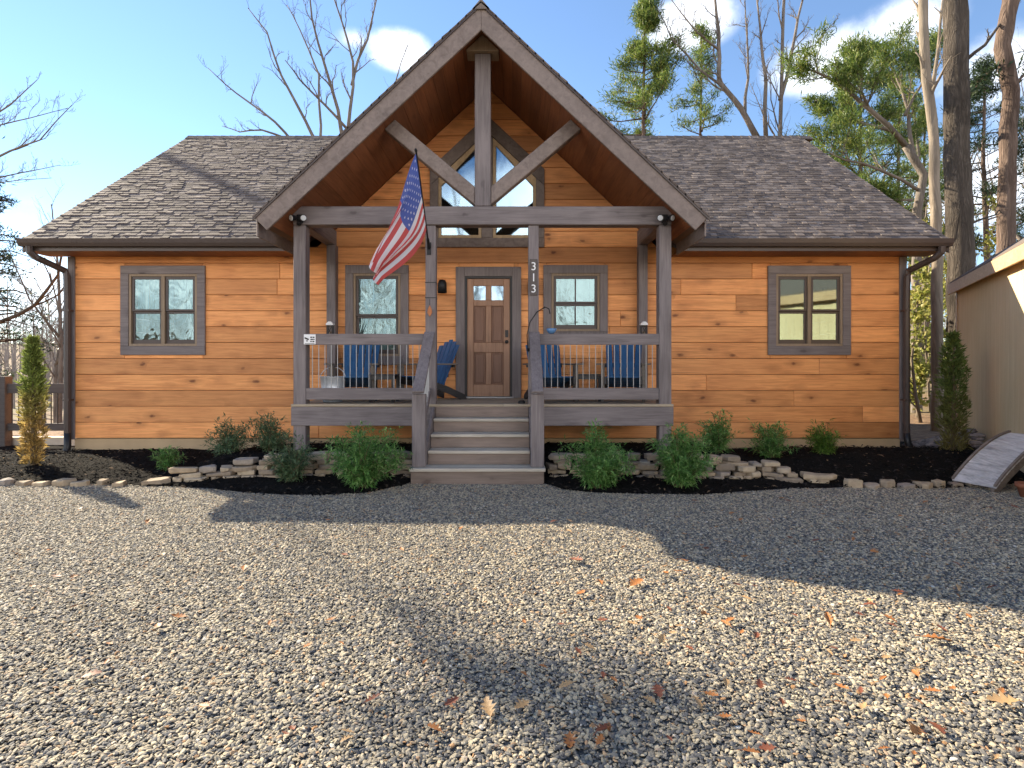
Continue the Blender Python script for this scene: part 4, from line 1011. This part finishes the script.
mb.hexa([sp(-.06, DEP/2, HT+1.2), sp(LEN+.25, DEP/2, HT+1.2), sp(LEN+.25, DEP+.3, HT+.02), sp(-.06, DEP+.3, HT+.02), sp(-.06, DEP/2, HT+1.32), sp(LEN+.25, DEP/2, HT+1.32), sp(LEN+.25, DEP+.3, HT+.14), sp(-.06, DEP+.3, HT+.14)])
mb.build('roof', M['shingle'], shed)
mb = MB()
for s0 in (-.01, LEN-.02): mb.add([sp(s0, .03, HT), sp(s0, DEP, HT), sp(s0, DEP/2, HT+1.18), sp(s0+.03, .03, HT), sp(s0+.03, DEP, HT), sp(s0+.03, DEP/2, HT+1.18)], [(0,1,2),(5,4,3),(0,3,4,1),(1,4,5,2),(2,5,3,0)])
mb.build('gable', M['shed'], shed)
mb = MB(); mb.hexa([sp(-.07, -.13, HT-.10), sp(LEN+.26, -.13, HT-.10), sp(LEN+.26, -.102, HT-.10), sp(-.07, -.102, HT-.10), sp(-.07, -.13, HT+.10), sp(LEN+.26, -.13, HT+.10), sp(LEN+.26, -.102, HT+.10), sp(-.07, -.102, HT+.10)])
mb.build('fascia', M['shedtrim'], shed, bevel=.005)
mb = MB(); mb.hexa([sp(-.06, -.1, HT-.06), sp(LEN+.25, -.1, HT-.06), sp(LEN+.25, -.002, HT-.06), sp(-.06, -.002, HT-.06), sp(-.06, -.1, HT-.04), sp(LEN+.25, -.1, HT-.04), sp(LEN+.25, -.002, HT-.04), sp(-.06, -.002, HT-.04)])
mb.build('eave_soffit', M['shedtrim'], shed)
mb = MB(); mb.hexa([sp(-.012, -.012, -.2), sp(.09, -.012, -.2), sp(.09, -.001, -.2), sp(-.012, -.001, -.2), sp(-.012, -.012, HT-.06), sp(.09, -.012, HT-.06), sp(.09, -.001, HT-.06), sp(-.012, -.001, HT-.06)]); mb.build('corner_board', M['shedtrim'], shed)

# river rock heap by the shed
mb = MB(); r = random.Random(5)
for k in range(420):
    u = r.random(); x = r.uniform(6.6, 8.3); y = r.uniform(8.0, 9.9); h = .40*max(0, 1-math.hypot((x-7.5)/.9, (y-9.1)/1.1))+.05
    if x > 8.53-.515*(10.74-y)-.12: continue
    s = r.uniform(.05, .11); n = 7; c = Vector((x, y, h)); a0 = r.uniform(0, 3)
    vs = []
    for zf, sc_ in ((-.5, .6), (0, 1), (.45, .65)):
        for q in range(n): a = a0+6.283*q/n; vs.append(c+Vector((s*sc_*math.cos(a)*r.uniform(.85, 1.15), s*sc_*.75*math.sin(a), s*.7*zf)))
    mb.add(vs, [tuple(range(n))[::-1], tuple(range(2*n, 3*n))]+[(i*n+q, i*n+(q+1) % n, (i+1)*n+(q+1) % n, (i+1)*n+q) for i in range(2) for q in range(n)])
tag(mb.build('river_rocks', M['riverrock']), 'heap of grey river rocks at the foot of the tan shed', kind='stuff')

# arched garden bridge
bd = Vector((1, .30, 0)).normalized(); bn = Vector((bd.y, -bd.x, 0)); B0 = Vector((5.50, 6.98, .0)); BL, BR, BW = 2.3, .56, .46; UE = .44
br = thing('garden_bridge', 'small arched wooden garden bridge with grey weathered planks beside the tan shed', 'bridge', tuple(B0))
def arc(u): return BR*math.sin(math.pi*min(1, max(0, u)))**.92 if 0 < u < 1 else 0
def bpnt(u, wv, dz): q = B0+bd*(u*BL)+bn*wv; return Vector((q.x, q.y, q.z+arc(u)+dz))
N = 12
for k in range(N):
    u0, u1 = UE*k/N+.002, UE*(k+1)/N-.005; mb = MB()
    mb.hexa([bpnt(u0, -.02, .05), bpnt(u0, BW+.02, .05), bpnt(u1, BW+.02, .05), bpnt(u1, -.02, .05), bpnt(u0, -.02, .075), bpnt(u0, BW+.02, .075), bpnt(u1, BW+.02, .075), bpnt(u1, -.02, .075)])
    mb.build('plank', M['planks'], br, bevel=.004)
for wv in (.0, BW-.04):
    mb = MB()
    for k in range(N):
        u0, u1 = UE*k/N, UE*(k+1)/N; mb.hexa([bpnt(u0, wv, -.07), bpnt(u0, wv+.04, -.07), bpnt(u1, wv+.04, -.07), bpnt(u1, wv, -.07), bpnt(u0, wv, .048), bpnt(u0, wv+.04, .048), bpnt(u1, wv+.04, .048), bpnt(u1, wv, .048)])
    mb.build('side_beam', M['brownwood'], br)
for wv in (-.02, BW-.01):
    mb = MB()
    for k in range(N):
        u0, u1 = UE*k/N, UE*(k+1)/N; mb.hexa([bpnt(u0, wv, .077), bpnt(u0, wv+.03, .077), bpnt(u1, wv+.03, .077), bpnt(u1, wv, .077), bpnt(u0, wv, .10), bpnt(u0, wv+.03, .10), bpnt(u1, wv+.03, .10), bpnt(u1, wv, .10)])
    mb.build('edge_strip', M['brownwood'], br)
for wv in (.0, BW-.05):
    q = bpnt(UE*.93, wv, 0); mb = MB(); mb.box(q.x-.03, q.x+.03, q.y, q.y+.05, -.05, q.z-.06); mb.build('leg', M['brownwood'], br)
pp = (5.82, 6.28, 0); t = thing('flower_pot', 'brown clay pot in front of the garden bridge at the right edge', 'pot', pp)
mb = MB(); mb.lathe([(0, 0), (.09, 0), (.12, .12), (.14, .13), (.14, .17), (.12, .17), (.10, .05), (0, .05)], pp, 18); mb.build('pot', M['terracotta'], t, smooth=True)

# ------------------------------------------------------------------ deck fence on the left
FY = 9.9; fx0, fx1 = -12.5, -7.62
fn = thing('deck_fence', 'dark brown railing fence with upright balusters left of the cabin', 'fence', (fx0, FY, 0)); fz = .22
for x in (-12.4, -10.7, -8.98):
    mb = MB(); mb.box(x-.085, x+.085, FY-.08, FY+.08, -.1, 1.30); mb.build('post', M['fence'], fn, bevel=.006)
mb = MB(); mb.box(fx0, fx1, FY-.03, FY+.03, 1.0, 1.17); mb.build('top_rail', M['fence'], fn, bevel=.005)
mb = MB(); mb.box(fx0, fx1, FY-.025, FY+.025, .34, .47); mb.build('bottom_rail', M['fence'], fn, bevel=.005)
x = fx0+.1
while x < fx1:
    mb = MB(); mb.tube([(x, FY, .46), (x, FY, 1.01)], .009, 5); mb.build('baluster', M['iron'], fn); x += .115
mb = MB(); mb.box(fx0, -7.55, FY+.12, FY+.35, -.5, .20); tag(mb.build('low_wall', M['concrete'], loc=(fx0, FY+.2, 0), bevel=.01), 'low pale concrete wall under the brown railing fence left of the cabin', 'wall')

# ------------------------------------------------------------------ trees
def limb_tree(mb, pts_, r0, r1, rr, kids=7, klen=.35, levels=2, tips=None, droop=0.0, start=.25, up=.35, sides=7):
    """a limb along given points, then recursive side branches"""
    pts_ = [Vector(p) for p in pts_]
    # resample with wander
    P = []
    for a, b in zip(pts_, pts_[1:]):
        n = max(2, int((b-a).length/(.4 if r0 > .12 else .9)))
        for k in range(n): P.append(a.lerp(b, k/n)+Vector((rr.gauss(0, 1), rr.gauss(0, 1), rr.gauss(0, 1)))*((.02 if r0 > .12 else .03)*(b-a).length/n if k else 0))
    P.append(pts_[-1]); n = len(P)
    rad = [r0+(r1-r0)*(i/(n-1)) for i in range(n)]; mb.tube(P, rad, 22 if r0 > .12 else sides, cap=True, rough=.16 if r0 > .12 else 0)
    Lt = sum((b-a).length for a, b in zip(P, P[1:]))
    if tips is not None: tips.append((P[-1], (P[-1]-P[-2]).normalized()))
    if levels <= 0: return
    for k in range(kids):
        f = start+(1-start)*(k+rr.random())/kids; i = min(n-2, int(f*(n-1))); p = P[i].lerp(P[i+1], f*(n-1)-i); d = (P[i+1]-P[i]).normalized()
        side = d.cross(Vector((rr.gauss(0, 1), rr.gauss(0, 1), rr.gauss(0, 1)))).normalized()
        a = rr.uniform(.5, 1.0); dd = (d*math.cos(a)+side*math.sin(a)+Vector((0, 0, up-droop))).normalized(); L = Lt*klen*rr.uniform(.55, 1.1)*(1.1-.55*f)
        q = [p]; cur = dd
        m = 4
        for j in range(m): cur = (cur+Vector((rr.gauss(0, .22), rr.gauss(0, .22), rr.gauss(0, .18)+.08-droop*.25))).normalized(); q.append(q[-1]+cur*(L/m))
        rb = rad[i]*rr.uniform(.38, .6)
        limb_tree(mb, q, rb, max(.004, rb*.22), rr, max(2, kids-2), .48, levels-1, tips, droop, .2, up, 5 if levels > 1 else 3)
def Pl(D, *pxy, dd=0): n = len(pxy); return [pt(x, y, D+dd*i/max(1, n-1)) for i, (x, y) in enumerate(pxy)]
def ground_trunk(D, px, z=None): x = (px-CX)*D/F; return Vector((x, D, tz(x, D)-.2))
def needles(lf, tips, rr, per, ln, wd, spread_=1.0):
    for p, d in tips:
        for k in range(per):
            v = (d*.7+Vector((rr.gauss(0, .7), rr.gauss(0, .7), rr.gauss(.25, .6)))*spread_).normalized(); q = p-d*rr.uniform(0, ln*1.6)+Vector((rr.gauss(0, .5), rr.gauss(0, .5), rr.gauss(0, .35)))*ln
            lf.blade(q, v, Vector((rr.gauss(0, 1), rr.gauss(0, 1), 1)), ln*rr.uniform(.6, 1.2), wd*rr.uniform(.7, 1.3), .2)
def tree(name, label, base, limbs, bark, rr, foliage=None, levels=2, kids=7, klen=.35, group=None, cat='tree', droop=0, up=.35, start=.25, per=8, ln=.28, wd=.05, trunkparts=None):
    t = thing(name, label, cat, tuple(base), group); mb = MB(); tips = []
    for (P, r0, r1, *o) in limbs:
        kk = o[0] if o else {}
        limb_tree(mb, P, r0, r1, rr, kk.get('kids', kids), kk.get('klen', klen), kk.get('levels', levels), tips if kk.get('tips', 1) else None, kk.get('droop', droop), kk.get('start', start), kk.get('up', up), 9)
    mb.build('trunk', M[bark], t, smooth=True)
    if foliage:
        lf = MB(); needles(lf, tips, rr, per, ln, wd); lf.build('crown', M[foliage], t)
    return t
rt = random.Random(42)
# bare trees behind the left half of the roof
D = 23.0; b = ground_trunk(D, 345)
tree('bare_tree', 'tall leafless tree with upright forking limbs behind the left roof, nearest the porch gable', b, [
    ([b, pt(345, 150, D)], .2, .11, dict(levels=0)), (Pl(D, (345,150),(338,110),(325,66),(312,19),(307,-30), dd=-1), .085, .02), (Pl(D, (345,150),(350,110),(353,62),(341,19),(330,-20), dd=1.5), .085, .02),
    (Pl(D+.6, (352,85),(358,60),(372,19),(380,-15), dd=1), .07, .02), (Pl(D, (348,130),(325,105),(300,80),(285,60), dd=-1.5), .06, .015)], 'bark_grey', rt, levels=3, klen=.28, kids=8)
D = 21.5; b = ground_trunk(D, 318)
tree('bare_tree', 'leafless tree leaning left behind the left roof slope', b, [([b, pt(320, 150, D)], .15, .08, dict(levels=0)), (Pl(D, (320,150),(305,120),(281,75),(267,32),(248,8)), .07, .014), (Pl(D, (320,150),(319,75),(300,30),(287,5), dd=1), .055, .012),
    (Pl(D, (295,145),(275,122),(250,103),(225,84),(208,68), dd=1), .055, .012), (Pl(D, (290,140),(262,130),(240,132),(222,126)), .045, .01)], 'bark_grey', rt, levels=3, klen=.27, kids=7)
D = 26.0; b = ground_trunk(D, 398); tree('bare_tree', 'slender leafless sapling just left of the porch gable', b, [([b, pt(392, 120, D), pt(396, 80, D), pt(408, 45, D)], .09, .015)], 'bark_grey', rt, klen=.18, kids=6, levels=1, start=.6)
# pines behind the right half of the roof
def pine(label, D, px, ytop, ybase, wpx, seed, group=None, rad=.17, folmat='needle', lean=0, per=12, ln=.30, n=30, x=None, wig=.0, kids=5, dens=1.0, wd=.055):
    r = random.Random(seed); b = ground_trunk(D, px)
    top = pt(px+lean, ytop, D); P = [b, b.lerp(top, .35)+Vector((.12, 0, 0)), b.lerp(top, .7)+Vector((-.08, 0, 0)), top]
    t = thing('pine_tree', label, 'tree', tuple(b), group); mb = MB(); tips = []
    limb_tree(mb, P, rad, .03, r, 0, .1, 0, tips, sides=9)
    zb, zt = pt(px, ybase, D).z, top.z
    for k in range(n):
        f = (k+r.random()*.8)/n; z = zb+(zt-zb)*f; u = (z-b.z)/(top.z-b.z); c = b.lerp(top, u); a = r.uniform(0, 6.283)
        L = wpx*D/F/2*(1.08-f**1.6)*r.uniform(.45, 1.15)*(.55+.45*min(1, f*4+.3)); e = c+Vector((math.cos(a)*L, math.sin(a)*L, L*r.uniform(.0, .55)))
        mid = c.lerp(e, .5)+Vector((0, 0, -L*.06)); limb_tree(mb, [c, mid, e], .045*(1-.5*f), .008, r, kids, .42, 1, tips, .0, .35, .25, 4)
    mb.build('trunk', M['bark_pine'], t, smooth=True); lf = MB(); needles(lf, tips, r, int(per*dens), ln, wd); lf.build('crown', M[folmat], t); return t
pine('full-crowned green pine behind the right roof next to the porch gable', 25, 645, 2, 135, 96, 3, n=50, per=48, ln=.32, wd=.034)
pine('sparse thin-crowned pine behind the right roof, between full pine and bare trees', 27, 702, 25, 138, 66, 4, n=30, per=24, rad=.14, ln=.3, wd=.034)
D = 23.5; b = ground_trunk(D, 766)
tree('bare_tree', 'big leafless tree with a curving trunk leaning left behind the right roof', b, [([b, pt(766, 190, D), pt(757, 138, D)], .2, .15, dict(levels=0)), (Pl(D, (757,138),(742,110),(719,81),(719,34),(712,-25)), .13, .03), (Pl(D, (735,100),(700,70),(672,40),(655,5), dd=1), .06, .015), (Pl(D, (719,50),(695,30),(668,-5), dd=-1), .05, .012), (Pl(D, (745,115),(748,60),(745,0), dd=1.5), .07, .02)], 'bark_grey', rt, levels=3, klen=.3, kids=9)
D = 22.0; b = ground_trunk(D, 782)
tree('bare_tree', 'tall straight leafless tree with twin stems behind the right end of the ridge', b, [([b, pt(780, 140, D), pt(782, 70, D), pt(785, -40, D)], .119, .05, dict(start=.45)), (Pl(D, (780,100),(795,36),(806,-20), dd=1), .08, .03), (Pl(D, (766,140),(766,80),(757,0), dd=0), .09, .03), (Pl(D, (790,55),(815,45),(838,18), dd=-1), .035, .01)], 'bark_grey', rt, levels=3, klen=.24, kids=8)
# crooked pine over the right end
D = 17.0; b = ground_trunk(D, 917)
tree('pine_tree', 'crooked leaning pine with a spreading green crown over the right end of the cabin roof', b, [([b, pt(916, 300, D), pt(917, 211, D), pt(924, 175, D), pt(906, 146, D)], .15, .11, dict(levels=0, tips=0)),
    (Pl(D, (906,146),(869,109),(829,78),(806,68), dd=-1), .085, .02), (Pl(D, (915,160),(908,110),(893,70),(880,50), dd=1), .065, .015), (Pl(D, (890,130),(850,118),(815,100), dd=1.5), .06, .015), (Pl(D, (918,190),(880,170),(845,160),(822,150), dd=-1.5), .055, .012), (Pl(D, (912,200),(890,200),(868,190)), .045, .01), (Pl(D, (869,109),(855,75),(850,52), dd=.5), .05, .012), (Pl(D, (905,115),(925,80),(930,55), dd=1.5), .05, .012)],
    'bark_grey', rt, 'needle', kids=10, klen=.42, per=34, ln=.22, wd=.026)
D = 13.2; b = ground_trunk(D, 937)
tree('bare_tree', 'slim pale-barked tree standing left of the thick rough trunk', b, [([b, pt(937, 280, D), pt(934, 140, D), pt(925, 60, D), pt(921, -60, D)], .125, .09, dict(start=.62, kids=6, klen=.12)), (Pl(D, (930,100),(938,50),(945,-20), dd=.5), .05, .02)], 'bark_pale', rt, klen=.2, kids=5, levels=2)
D = 14.2; b = ground_trunk(D, 962)
t = tree('bare_tree', 'thick straight trunk with rough grey bark rising above the gap between cabin and shed', b, [([b, pt(961, 280, D), pt(957, 140, D), pt(955, 0, D), pt(954, -260, D)], .31, .22, dict(start=.75, kids=5, klen=.12)), (Pl(D, (966,60),(985,45),(1003,20),(1020,-10), dd=1), .05, .015), (Pl(D, (968,225),(995,215),(1018,190), dd=1), .03, .008)], 'bark_big', rt, klen=.2, kids=5, levels=2)
D = 14.8; b = ground_trunk(D, 1006)
tree('pine_tree', 'wavy reddish pine trunk rising behind the tan shed roof', b, [([b, pt(1006, 244, D), pt(1008, 146, D), pt(1011, 91, D), pt(1002, 47, D), pt(1011, 0, D), pt(1012, -120, D)], .21, .17, dict(start=.8, kids=4, klen=.1)), (Pl(D, (1004,60),(985,75),(970,95)), .03, .008), (Pl(D, (1012,90),(1030,70),(1050,40), dd=1), .04, .01)], 'bark_pine', rt, 'needle_dark', kids=5, klen=.22, levels=2, per=10)
for i, (D, px, yt, yb, wpx, lab) in enumerate([(24, 985, 60, 260, 120, 'dark green pine filling the gap between the thick trunk and the wavy trunk'), (30, 1050, 40, 250, 130, 'dark green pine at the right edge behind the shed'), (28, 925, 110, 270, 90, 'hazy pine low behind the slim pale trunk')]):
    pine(lab, D, px, yt, yb, wpx, 60+i, 'pines behind the shed', folmat='needle_dark' if i < 2 else 'needle', n=44, per=34, ln=.3, wd=.034)
pine('full yellow-green pine spreading behind the crooked pine over the right end of the roof', 21, 862, 45, 235, 150, 71, n=46, per=40, ln=.26, wd=.03, rad=.13, kids=6)
pine('green pine low behind the right rake of the roof', 24, 900, 85, 260, 120, 72, n=40, per=36, ln=.28, wd=.03, rad=.13)
# sunlit undergrowth right
def sapling(D, px, ytop, label, seed, group):
    r = random.Random(seed); b = ground_trunk(D, px); top = pt(px+r.uniform(-8, 8), ytop, D)
    tree('sapling', label, b, [([b, b.lerp(top, .5)+Vector((r.gauss(0, .15), 0, 0)), top], .05, .012)], 'bark_pale', r, 'yellowgreen', levels=2, kids=9, klen=.36, per=12, ln=.16, wd=.09, group=group, cat='tree', start=.1)
for i, (D, px, yt) in enumerate([(15, 922, 290), (17, 931, 250), (19, 944, 330), (16, 917, 360), (21, 950, 280), (14, 946, 380), (24, 926, 210), (23, 940, 230), (26, 975, 215), (22, 1000, 225)]):
    sapling(D, px, yt, 'thin sapling with sparse yellow-green leaves in the gap between cabin and shed' if px < 960 else 'thin yellow-green sapling showing above the shed roof', 80+i, 'saplings behind the gap' if px < 960 else 'saplings above the shed roof')
# left: conifer beyond the fence, and the high-crowned pine out of the frame whose shade falls on the gravel
r = random.Random(9); b = ground_trunk(21.0, -14); t = thing('conifer', 'dark conifer with drooping branches at the left edge beyond the fence', 'tree', tuple(b)); mb = MB(); tips = []
limb_tree(mb, [b, b+Vector((.1, .1, 5)), Vector((b.x, b.y, 8.6))], .2, .03, r, 0, .1, 0, tips, sides=9)
for k in range(60):
    f = (k+r.random())/60; z = 1.0+7.4*f-b.z; a = r.uniform(0, 6.283); L = 2.3*(1.05-f)**.55*r.uniform(.5, 1.1); c = b+Vector((0, 0, z)); e = c+Vector((math.cos(a)*L, math.sin(a)*L, -L*.12+r.uniform(-.2, .3))); limb_tree(mb, [c, c.lerp(e, .5)+Vector((0, 0, .1*L)), e], .04, .007, r, 7, .4, 1, tips, .15, .25, .1, 4)
mb.build('trunk', M['bark_pine'], t, smooth=True); lf = MB(); needles(lf, tips, r, 9, .2, .04); lf.build('crown', M['needle_dark'], t)
r = random.Random(19); b = Vector((-14.6, 15.1, tz(-14.6, 15.1)-.2)); t = thing('pine_tree', 'tall pine out to the left whose one long limb shades the gravel', 'tree', tuple(b)); mb = MB(); tips = []
limb_tree(mb, [b, b+Vector((.05, .1, 5)), b+Vector((0, 0, 8.9))], .14, .03, r, 0, .1, 0, tips, sides=9)
for k in range(3):
    z = 8.0+.8*k/3; a = r.uniform(0, 6.283); c = b+Vector((0, 0, z)); e = c+Vector((math.cos(a), math.sin(a), .2)); limb_tree(mb, [c, c.lerp(e, .5), e], .03, .007, r, 5, .4, 1, tips, .0, .25, .1, 4)
l0, l1 = b+Vector((0, 0, 7.9)), Vector((-12.3, 10.9, 8.7)); mb.tube([l0, l0.lerp(l1, .5)+Vector((0, 0, .2)), l1], [.035, .022, .012], 6)
for k in range(24):
    f = .84+.26*k/24; c = l0.lerp(l1, f); a = r.uniform(0, 6.283); L = 1.25*r.uniform(.4, 1.1); e = c+Vector((math.cos(a)*L, math.sin(a)*L, r.uniform(-.5, .8)*L)); limb_tree(mb, [c, c.lerp(e, .5), e], .02, .006, r, 6, .4, 1, tips, .0, .25, .1, 4)
mb.build('trunk', M['bark_pine'], t, smooth=True); lf = MB(); needles(lf, tips, r, 4, .2, .03); lf.build('crown', M['needle_dark'], t)
D = 24.0; b = ground_trunk(D, -70)
tree('bare_tree', 'leafless tree reaching in from the left edge above the conifer', b, [([b, pt(-65, 250, D), pt(-60, 60, D), pt(-40, -60, D)], .22, .1, dict(kids=5, start=.5)), (Pl(D, (-62,215),(-30,170),(10,151),(40,140),(72,105), dd=-1), .07, .012), (Pl(D, (-62,150),(-20,125),(10,105),(37,80)), .06, .012), (Pl(D, (-62,200),(-10,180),(25,172),(60,165), dd=1), .045, .01), (Pl(D, (-60,260),(-15,185),(20,180),(52,178), dd=.5), .04, .01), (Pl(D, (-62,180),(0,125),(30,118),(68,108), dd=1), .045, .01)], 'bark_grey', rt, levels=3, klen=.26, kids=8)
D = 11.2; b = Vector((-12.0, 11.6, tz(-12, 11.6)-.1))
tree('bare_tree', 'dark leaning limb tree crossing behind the left downspout', b, [([b, pt(-40, 345, D), pt(0, 322, D), pt(35, 305, D), pt(58, 275, D), pt(66, 235, D+.5)], .055, .015, dict(start=.4))], 'bark_big', rt, klen=.25, kids=6)
# generic bare trees: one kind, copied
def generic_bare(seed, H):
    r = random.Random(seed); b = Vector((0, 0, 0))
    limbs = [([b, Vector((r.uniform(-.2, .2), 0, H*.35)), Vector((r.uniform(-.4, .4), r.uniform(-.3, .3), H*.7)), Vector((r.uniform(-.8, .8), r.uniform(-.8, .8), H))], .17, .03, dict(start=.3, kids=9, klen=.3))]
    for k in range(3):
        z = H*r.uniform(.3, .5); a = r.uniform(0, 6.28); limbs.append(([Vector((0, 0, z)), Vector((math.cos(a)*H*.1, math.sin(a)*H*.1, z+H*.16)), Vector((math.cos(a)*H*.17, math.sin(a)*H*.17, z+H*.38))], .08, .02, dict(kids=6, klen=.3)))
    return tree('bare_tree', 'x', b, limbs, 'bark_grey', r, levels=2)
protos = [generic_bare(101, 13), generic_bare(102, 15), generic_bare(103, 11)]
spots = [(-14.5, 26, 'L'), (-17, 21, 'L'), (-19, 30, 'L'), (-22, 27, 'L'), (-24, 36, 'L'), (-29, 34, 'L'), (-27, 44, 'L'), (-33, 41, 'L'), (-20.5, 36, 'L'), (-35, 50, 'L'), (-16.5, 33, 'L'), (-40, 48, 'L'), (-31, 56, 'L'),
         (19, 26, 'R'), (22, 31, 'R'), (17.5, 31, 'R'), (25, 27, 'R'), (27, 36, 'R'), (21, 40, 'R'), (30, 30, 'R'), (15.5, 24, 'R'),
         (-14, -12, 'B'), (-8, -15, 'B'), (-3, -13, 'B'), (3, -17, 'B'), (8, -13, 'B'), (13, -15, 'B'), (-19, -20, 'B'), (0, -24, 'B'), (18, -22, 'B')]
labs = {'L': ('grey leafless tree in the bright woods beyond the left fence', 'leafless trees in the left woods'), 'R': ('grey leafless tree in the woods behind the right trunks', 'leafless trees in the right woods'), 'B': ('leafless tree across the yard, mirrored in the cabin windows', 'leafless trees across the yard')}
used = set()
for i, (x, y, k) in enumerate(spots):
    p = protos[i % 3]
    o = p if i % 3 not in used else copy_tree(p); used.add(i % 3)
    o.location = (x, y, tz(x, y)-.15); o.rotation_euler = (0, 0, rt.uniform(0, 6.28)); s = rt.uniform(.8, 1.2)*(.62 if k == 'L' else 1); o.scale = (s, s, s); o['label'], o['group'] = labs[k]
# far woods: a mass of trunks and twigs
mb = MB(); r = random.Random(77)
for k in range(1000):
    side = r.random()
    x, y = (r.uniform(-130, -30), r.uniform(35, 130)) if side < .55 else ((r.uniform(24, 110), r.uniform(38, 120)) if side < .85 else (r.uniform(-60, 60), r.uniform(-70, -32)))
    z = tz(x, y); H = r.uniform(7, 13); p = Vector((x, y, z-.3)); q = p+Vector((r.gauss(0, .6), r.gauss(0, .6), H)); mb.tube([p, p.lerp(q, .5)+Vector((r.gauss(0, .2), 0, 0)), q], [.14, .09, .02], 3)
    for j in range(9):
        c = p.lerp(q, r.uniform(.3, .95)); a = r.uniform(0, 6.28); L = r.uniform(1, 2.6); e = c+Vector((math.cos(a)*L*.6, math.sin(a)*L*.6, L*.8)); mb.tube([c, e], [.05, .01], 3, cap=False)
        for w_ in range(2): a2 = a+r.uniform(-1, 1); mb.tube([c.lerp(e, .5), c.lerp(e, .5)+Vector((math.cos(a2)*L*.4, math.sin(a2)*L*.4, L*.4))], [.022, .008], 3, cap=False)
tag(mb.build('far_woods', M['bark_haze']), 'distant mass of grey leafless woods', kind='stuff')

# ------------------------------------------------------------------ fallen leaves
def leaf_mesh(seed, matn):
    r = random.Random(seed); mb = MB(); n = 7; top = []; L = 1.0
    prof = [(0, .02), (.12, .10), (.22, .26), (.30, .12), (.42, .38), (.52, .15), (.66, .30), (.76, .12), (.88, .16), (1.0, .0)]
    cup = r.uniform(.15, .5); cur = r.uniform(-.3, .5); tw = r.uniform(-.4, .4)
    vs = []
    for u, wv in prof:
        z = cur*(u-.5)**2+.04
        for s in (-1, 0, 1): wj = wv*r.uniform(.8, 1.15); vs.append((u-.5, s*wj, z+abs(s)*wj*cup+s*wj*tw*u))
    fs = []
    for i in range(len(prof)-1):
        for s in (0, 1): a = i*3+s; fs.append((a, a+1, a+4, a+3))
    mb.add(vs, fs); mb.tube([(-.72, .03, .02), (-.5, 0, .04+cur*.25)], .015, 4)
    return mb.build('fallen_leaf', M[matn], smooth=True)
leafs = {c: [leaf_mesh(300+k+10*i, c) for k in range(3)] for i, c in enumerate(('leaf_orange', 'leaf_tan', 'leaf_red'))}
first = set()
big = [(488,718,'leaf_tan',.15,'large tan oak leaf lying in the foreground left of the middle'), (522,716,'leaf_tan',.11,'tan curled leaf just right of the large tan oak leaf'), (636,588,'leaf_orange',.17,'long orange-brown leaf near the edge of the big shadow'), (577,565,'leaf_red',.16,'dark orange leaf clump left of the shadow corner'), (603,742,'leaf_red',.13,'dark rust leaf at the bottom edge of the picture'), (570,755,'leaf_orange',.13,'bright orange leaf at the bottom edge of the picture'),
       (828,625,'leaf_orange',.14,'flat orange leaf right of the middle on the sunlit gravel'), (938,645,'leaf_orange',.17,'long orange leaf near the right side on the sunlit gravel'), (1003,707,'leaf_tan',.15,'large tan leaf at the lower right edge'), (698,713,'leaf_tan',.11,'tan leaf alone in the lower right foreground'), (915,738,'leaf_orange',.13,'orange leaf low in the right foreground'), (452,711,'leaf_red',.09,'small rust leaf in the dim patch left of the large tan leaf'),
       (50,553,'leaf_orange',.11,'orange leaf at the far left on the gravel'), (148,525,'leaf_orange',.12,'orange leaf near the left stone row'), (348,741,'leaf_tan',.075,'smooth tan oval leaf at the lower left of the middle'), (470,667,'leaf_tan',.09,'tan leaf in the lower middle'), (600,588,'leaf_orange',.1,'orange leaf left of the long orange-brown leaf'), (666,578,'leaf_orange',.1,'orange leaf by the shadow corner')]
def place_leaf(px, py, c, size, lab, group=None):
    D = 1.5*F/(py-HY); x = (px-CX)*D/F; k = rt.randrange(3); src = leafs[c][k]
    if (c, k) in first: o = src.copy(); COL.objects.link(o)
    else: o = src; first.add((c, k))
    o.location = (x, D, gz(x, D)+.03); size *= .82; o.scale = (size, size*rt.uniform(.6, 1.1), size); o.rotation_euler = (rt.uniform(-.25, .25), rt.uniform(-.25, .25), rt.uniform(0, 6.28)); tag(o, lab, 'leaf', group)
for a in big: place_leaf(*a, 'fallen leaves on the gravel')
for k in range(170):
    px = rt.uniform(5, 1019); py = 500+265*rt.random()**1.25
    if k % 2: px = rt.uniform(560, 1019)
    c = rt.choice(('leaf_orange', 'leaf_red', 'leaf_tan', 'leaf_orange'))
    shade = py < 530+max(0, (px-680))*.2
    word = {'leaf_orange': 'orange', 'leaf_red': 'rust-red', 'leaf_tan': 'tan'}[c]
    place_leaf(px, py, c, rt.uniform(.045, .105), f'small curled {word} leaf scattered on the '+('shaded gravel near the cabin' if shade else 'sunlit gravel'), 'small fallen leaves')
for c in leafs:
    for k, o in enumerate(leafs[c]):
        if (c, k) not in first: bpy.data.objects.remove(o)
for o in bpy.data.objects:
    if '_base' in o: del o['_base']
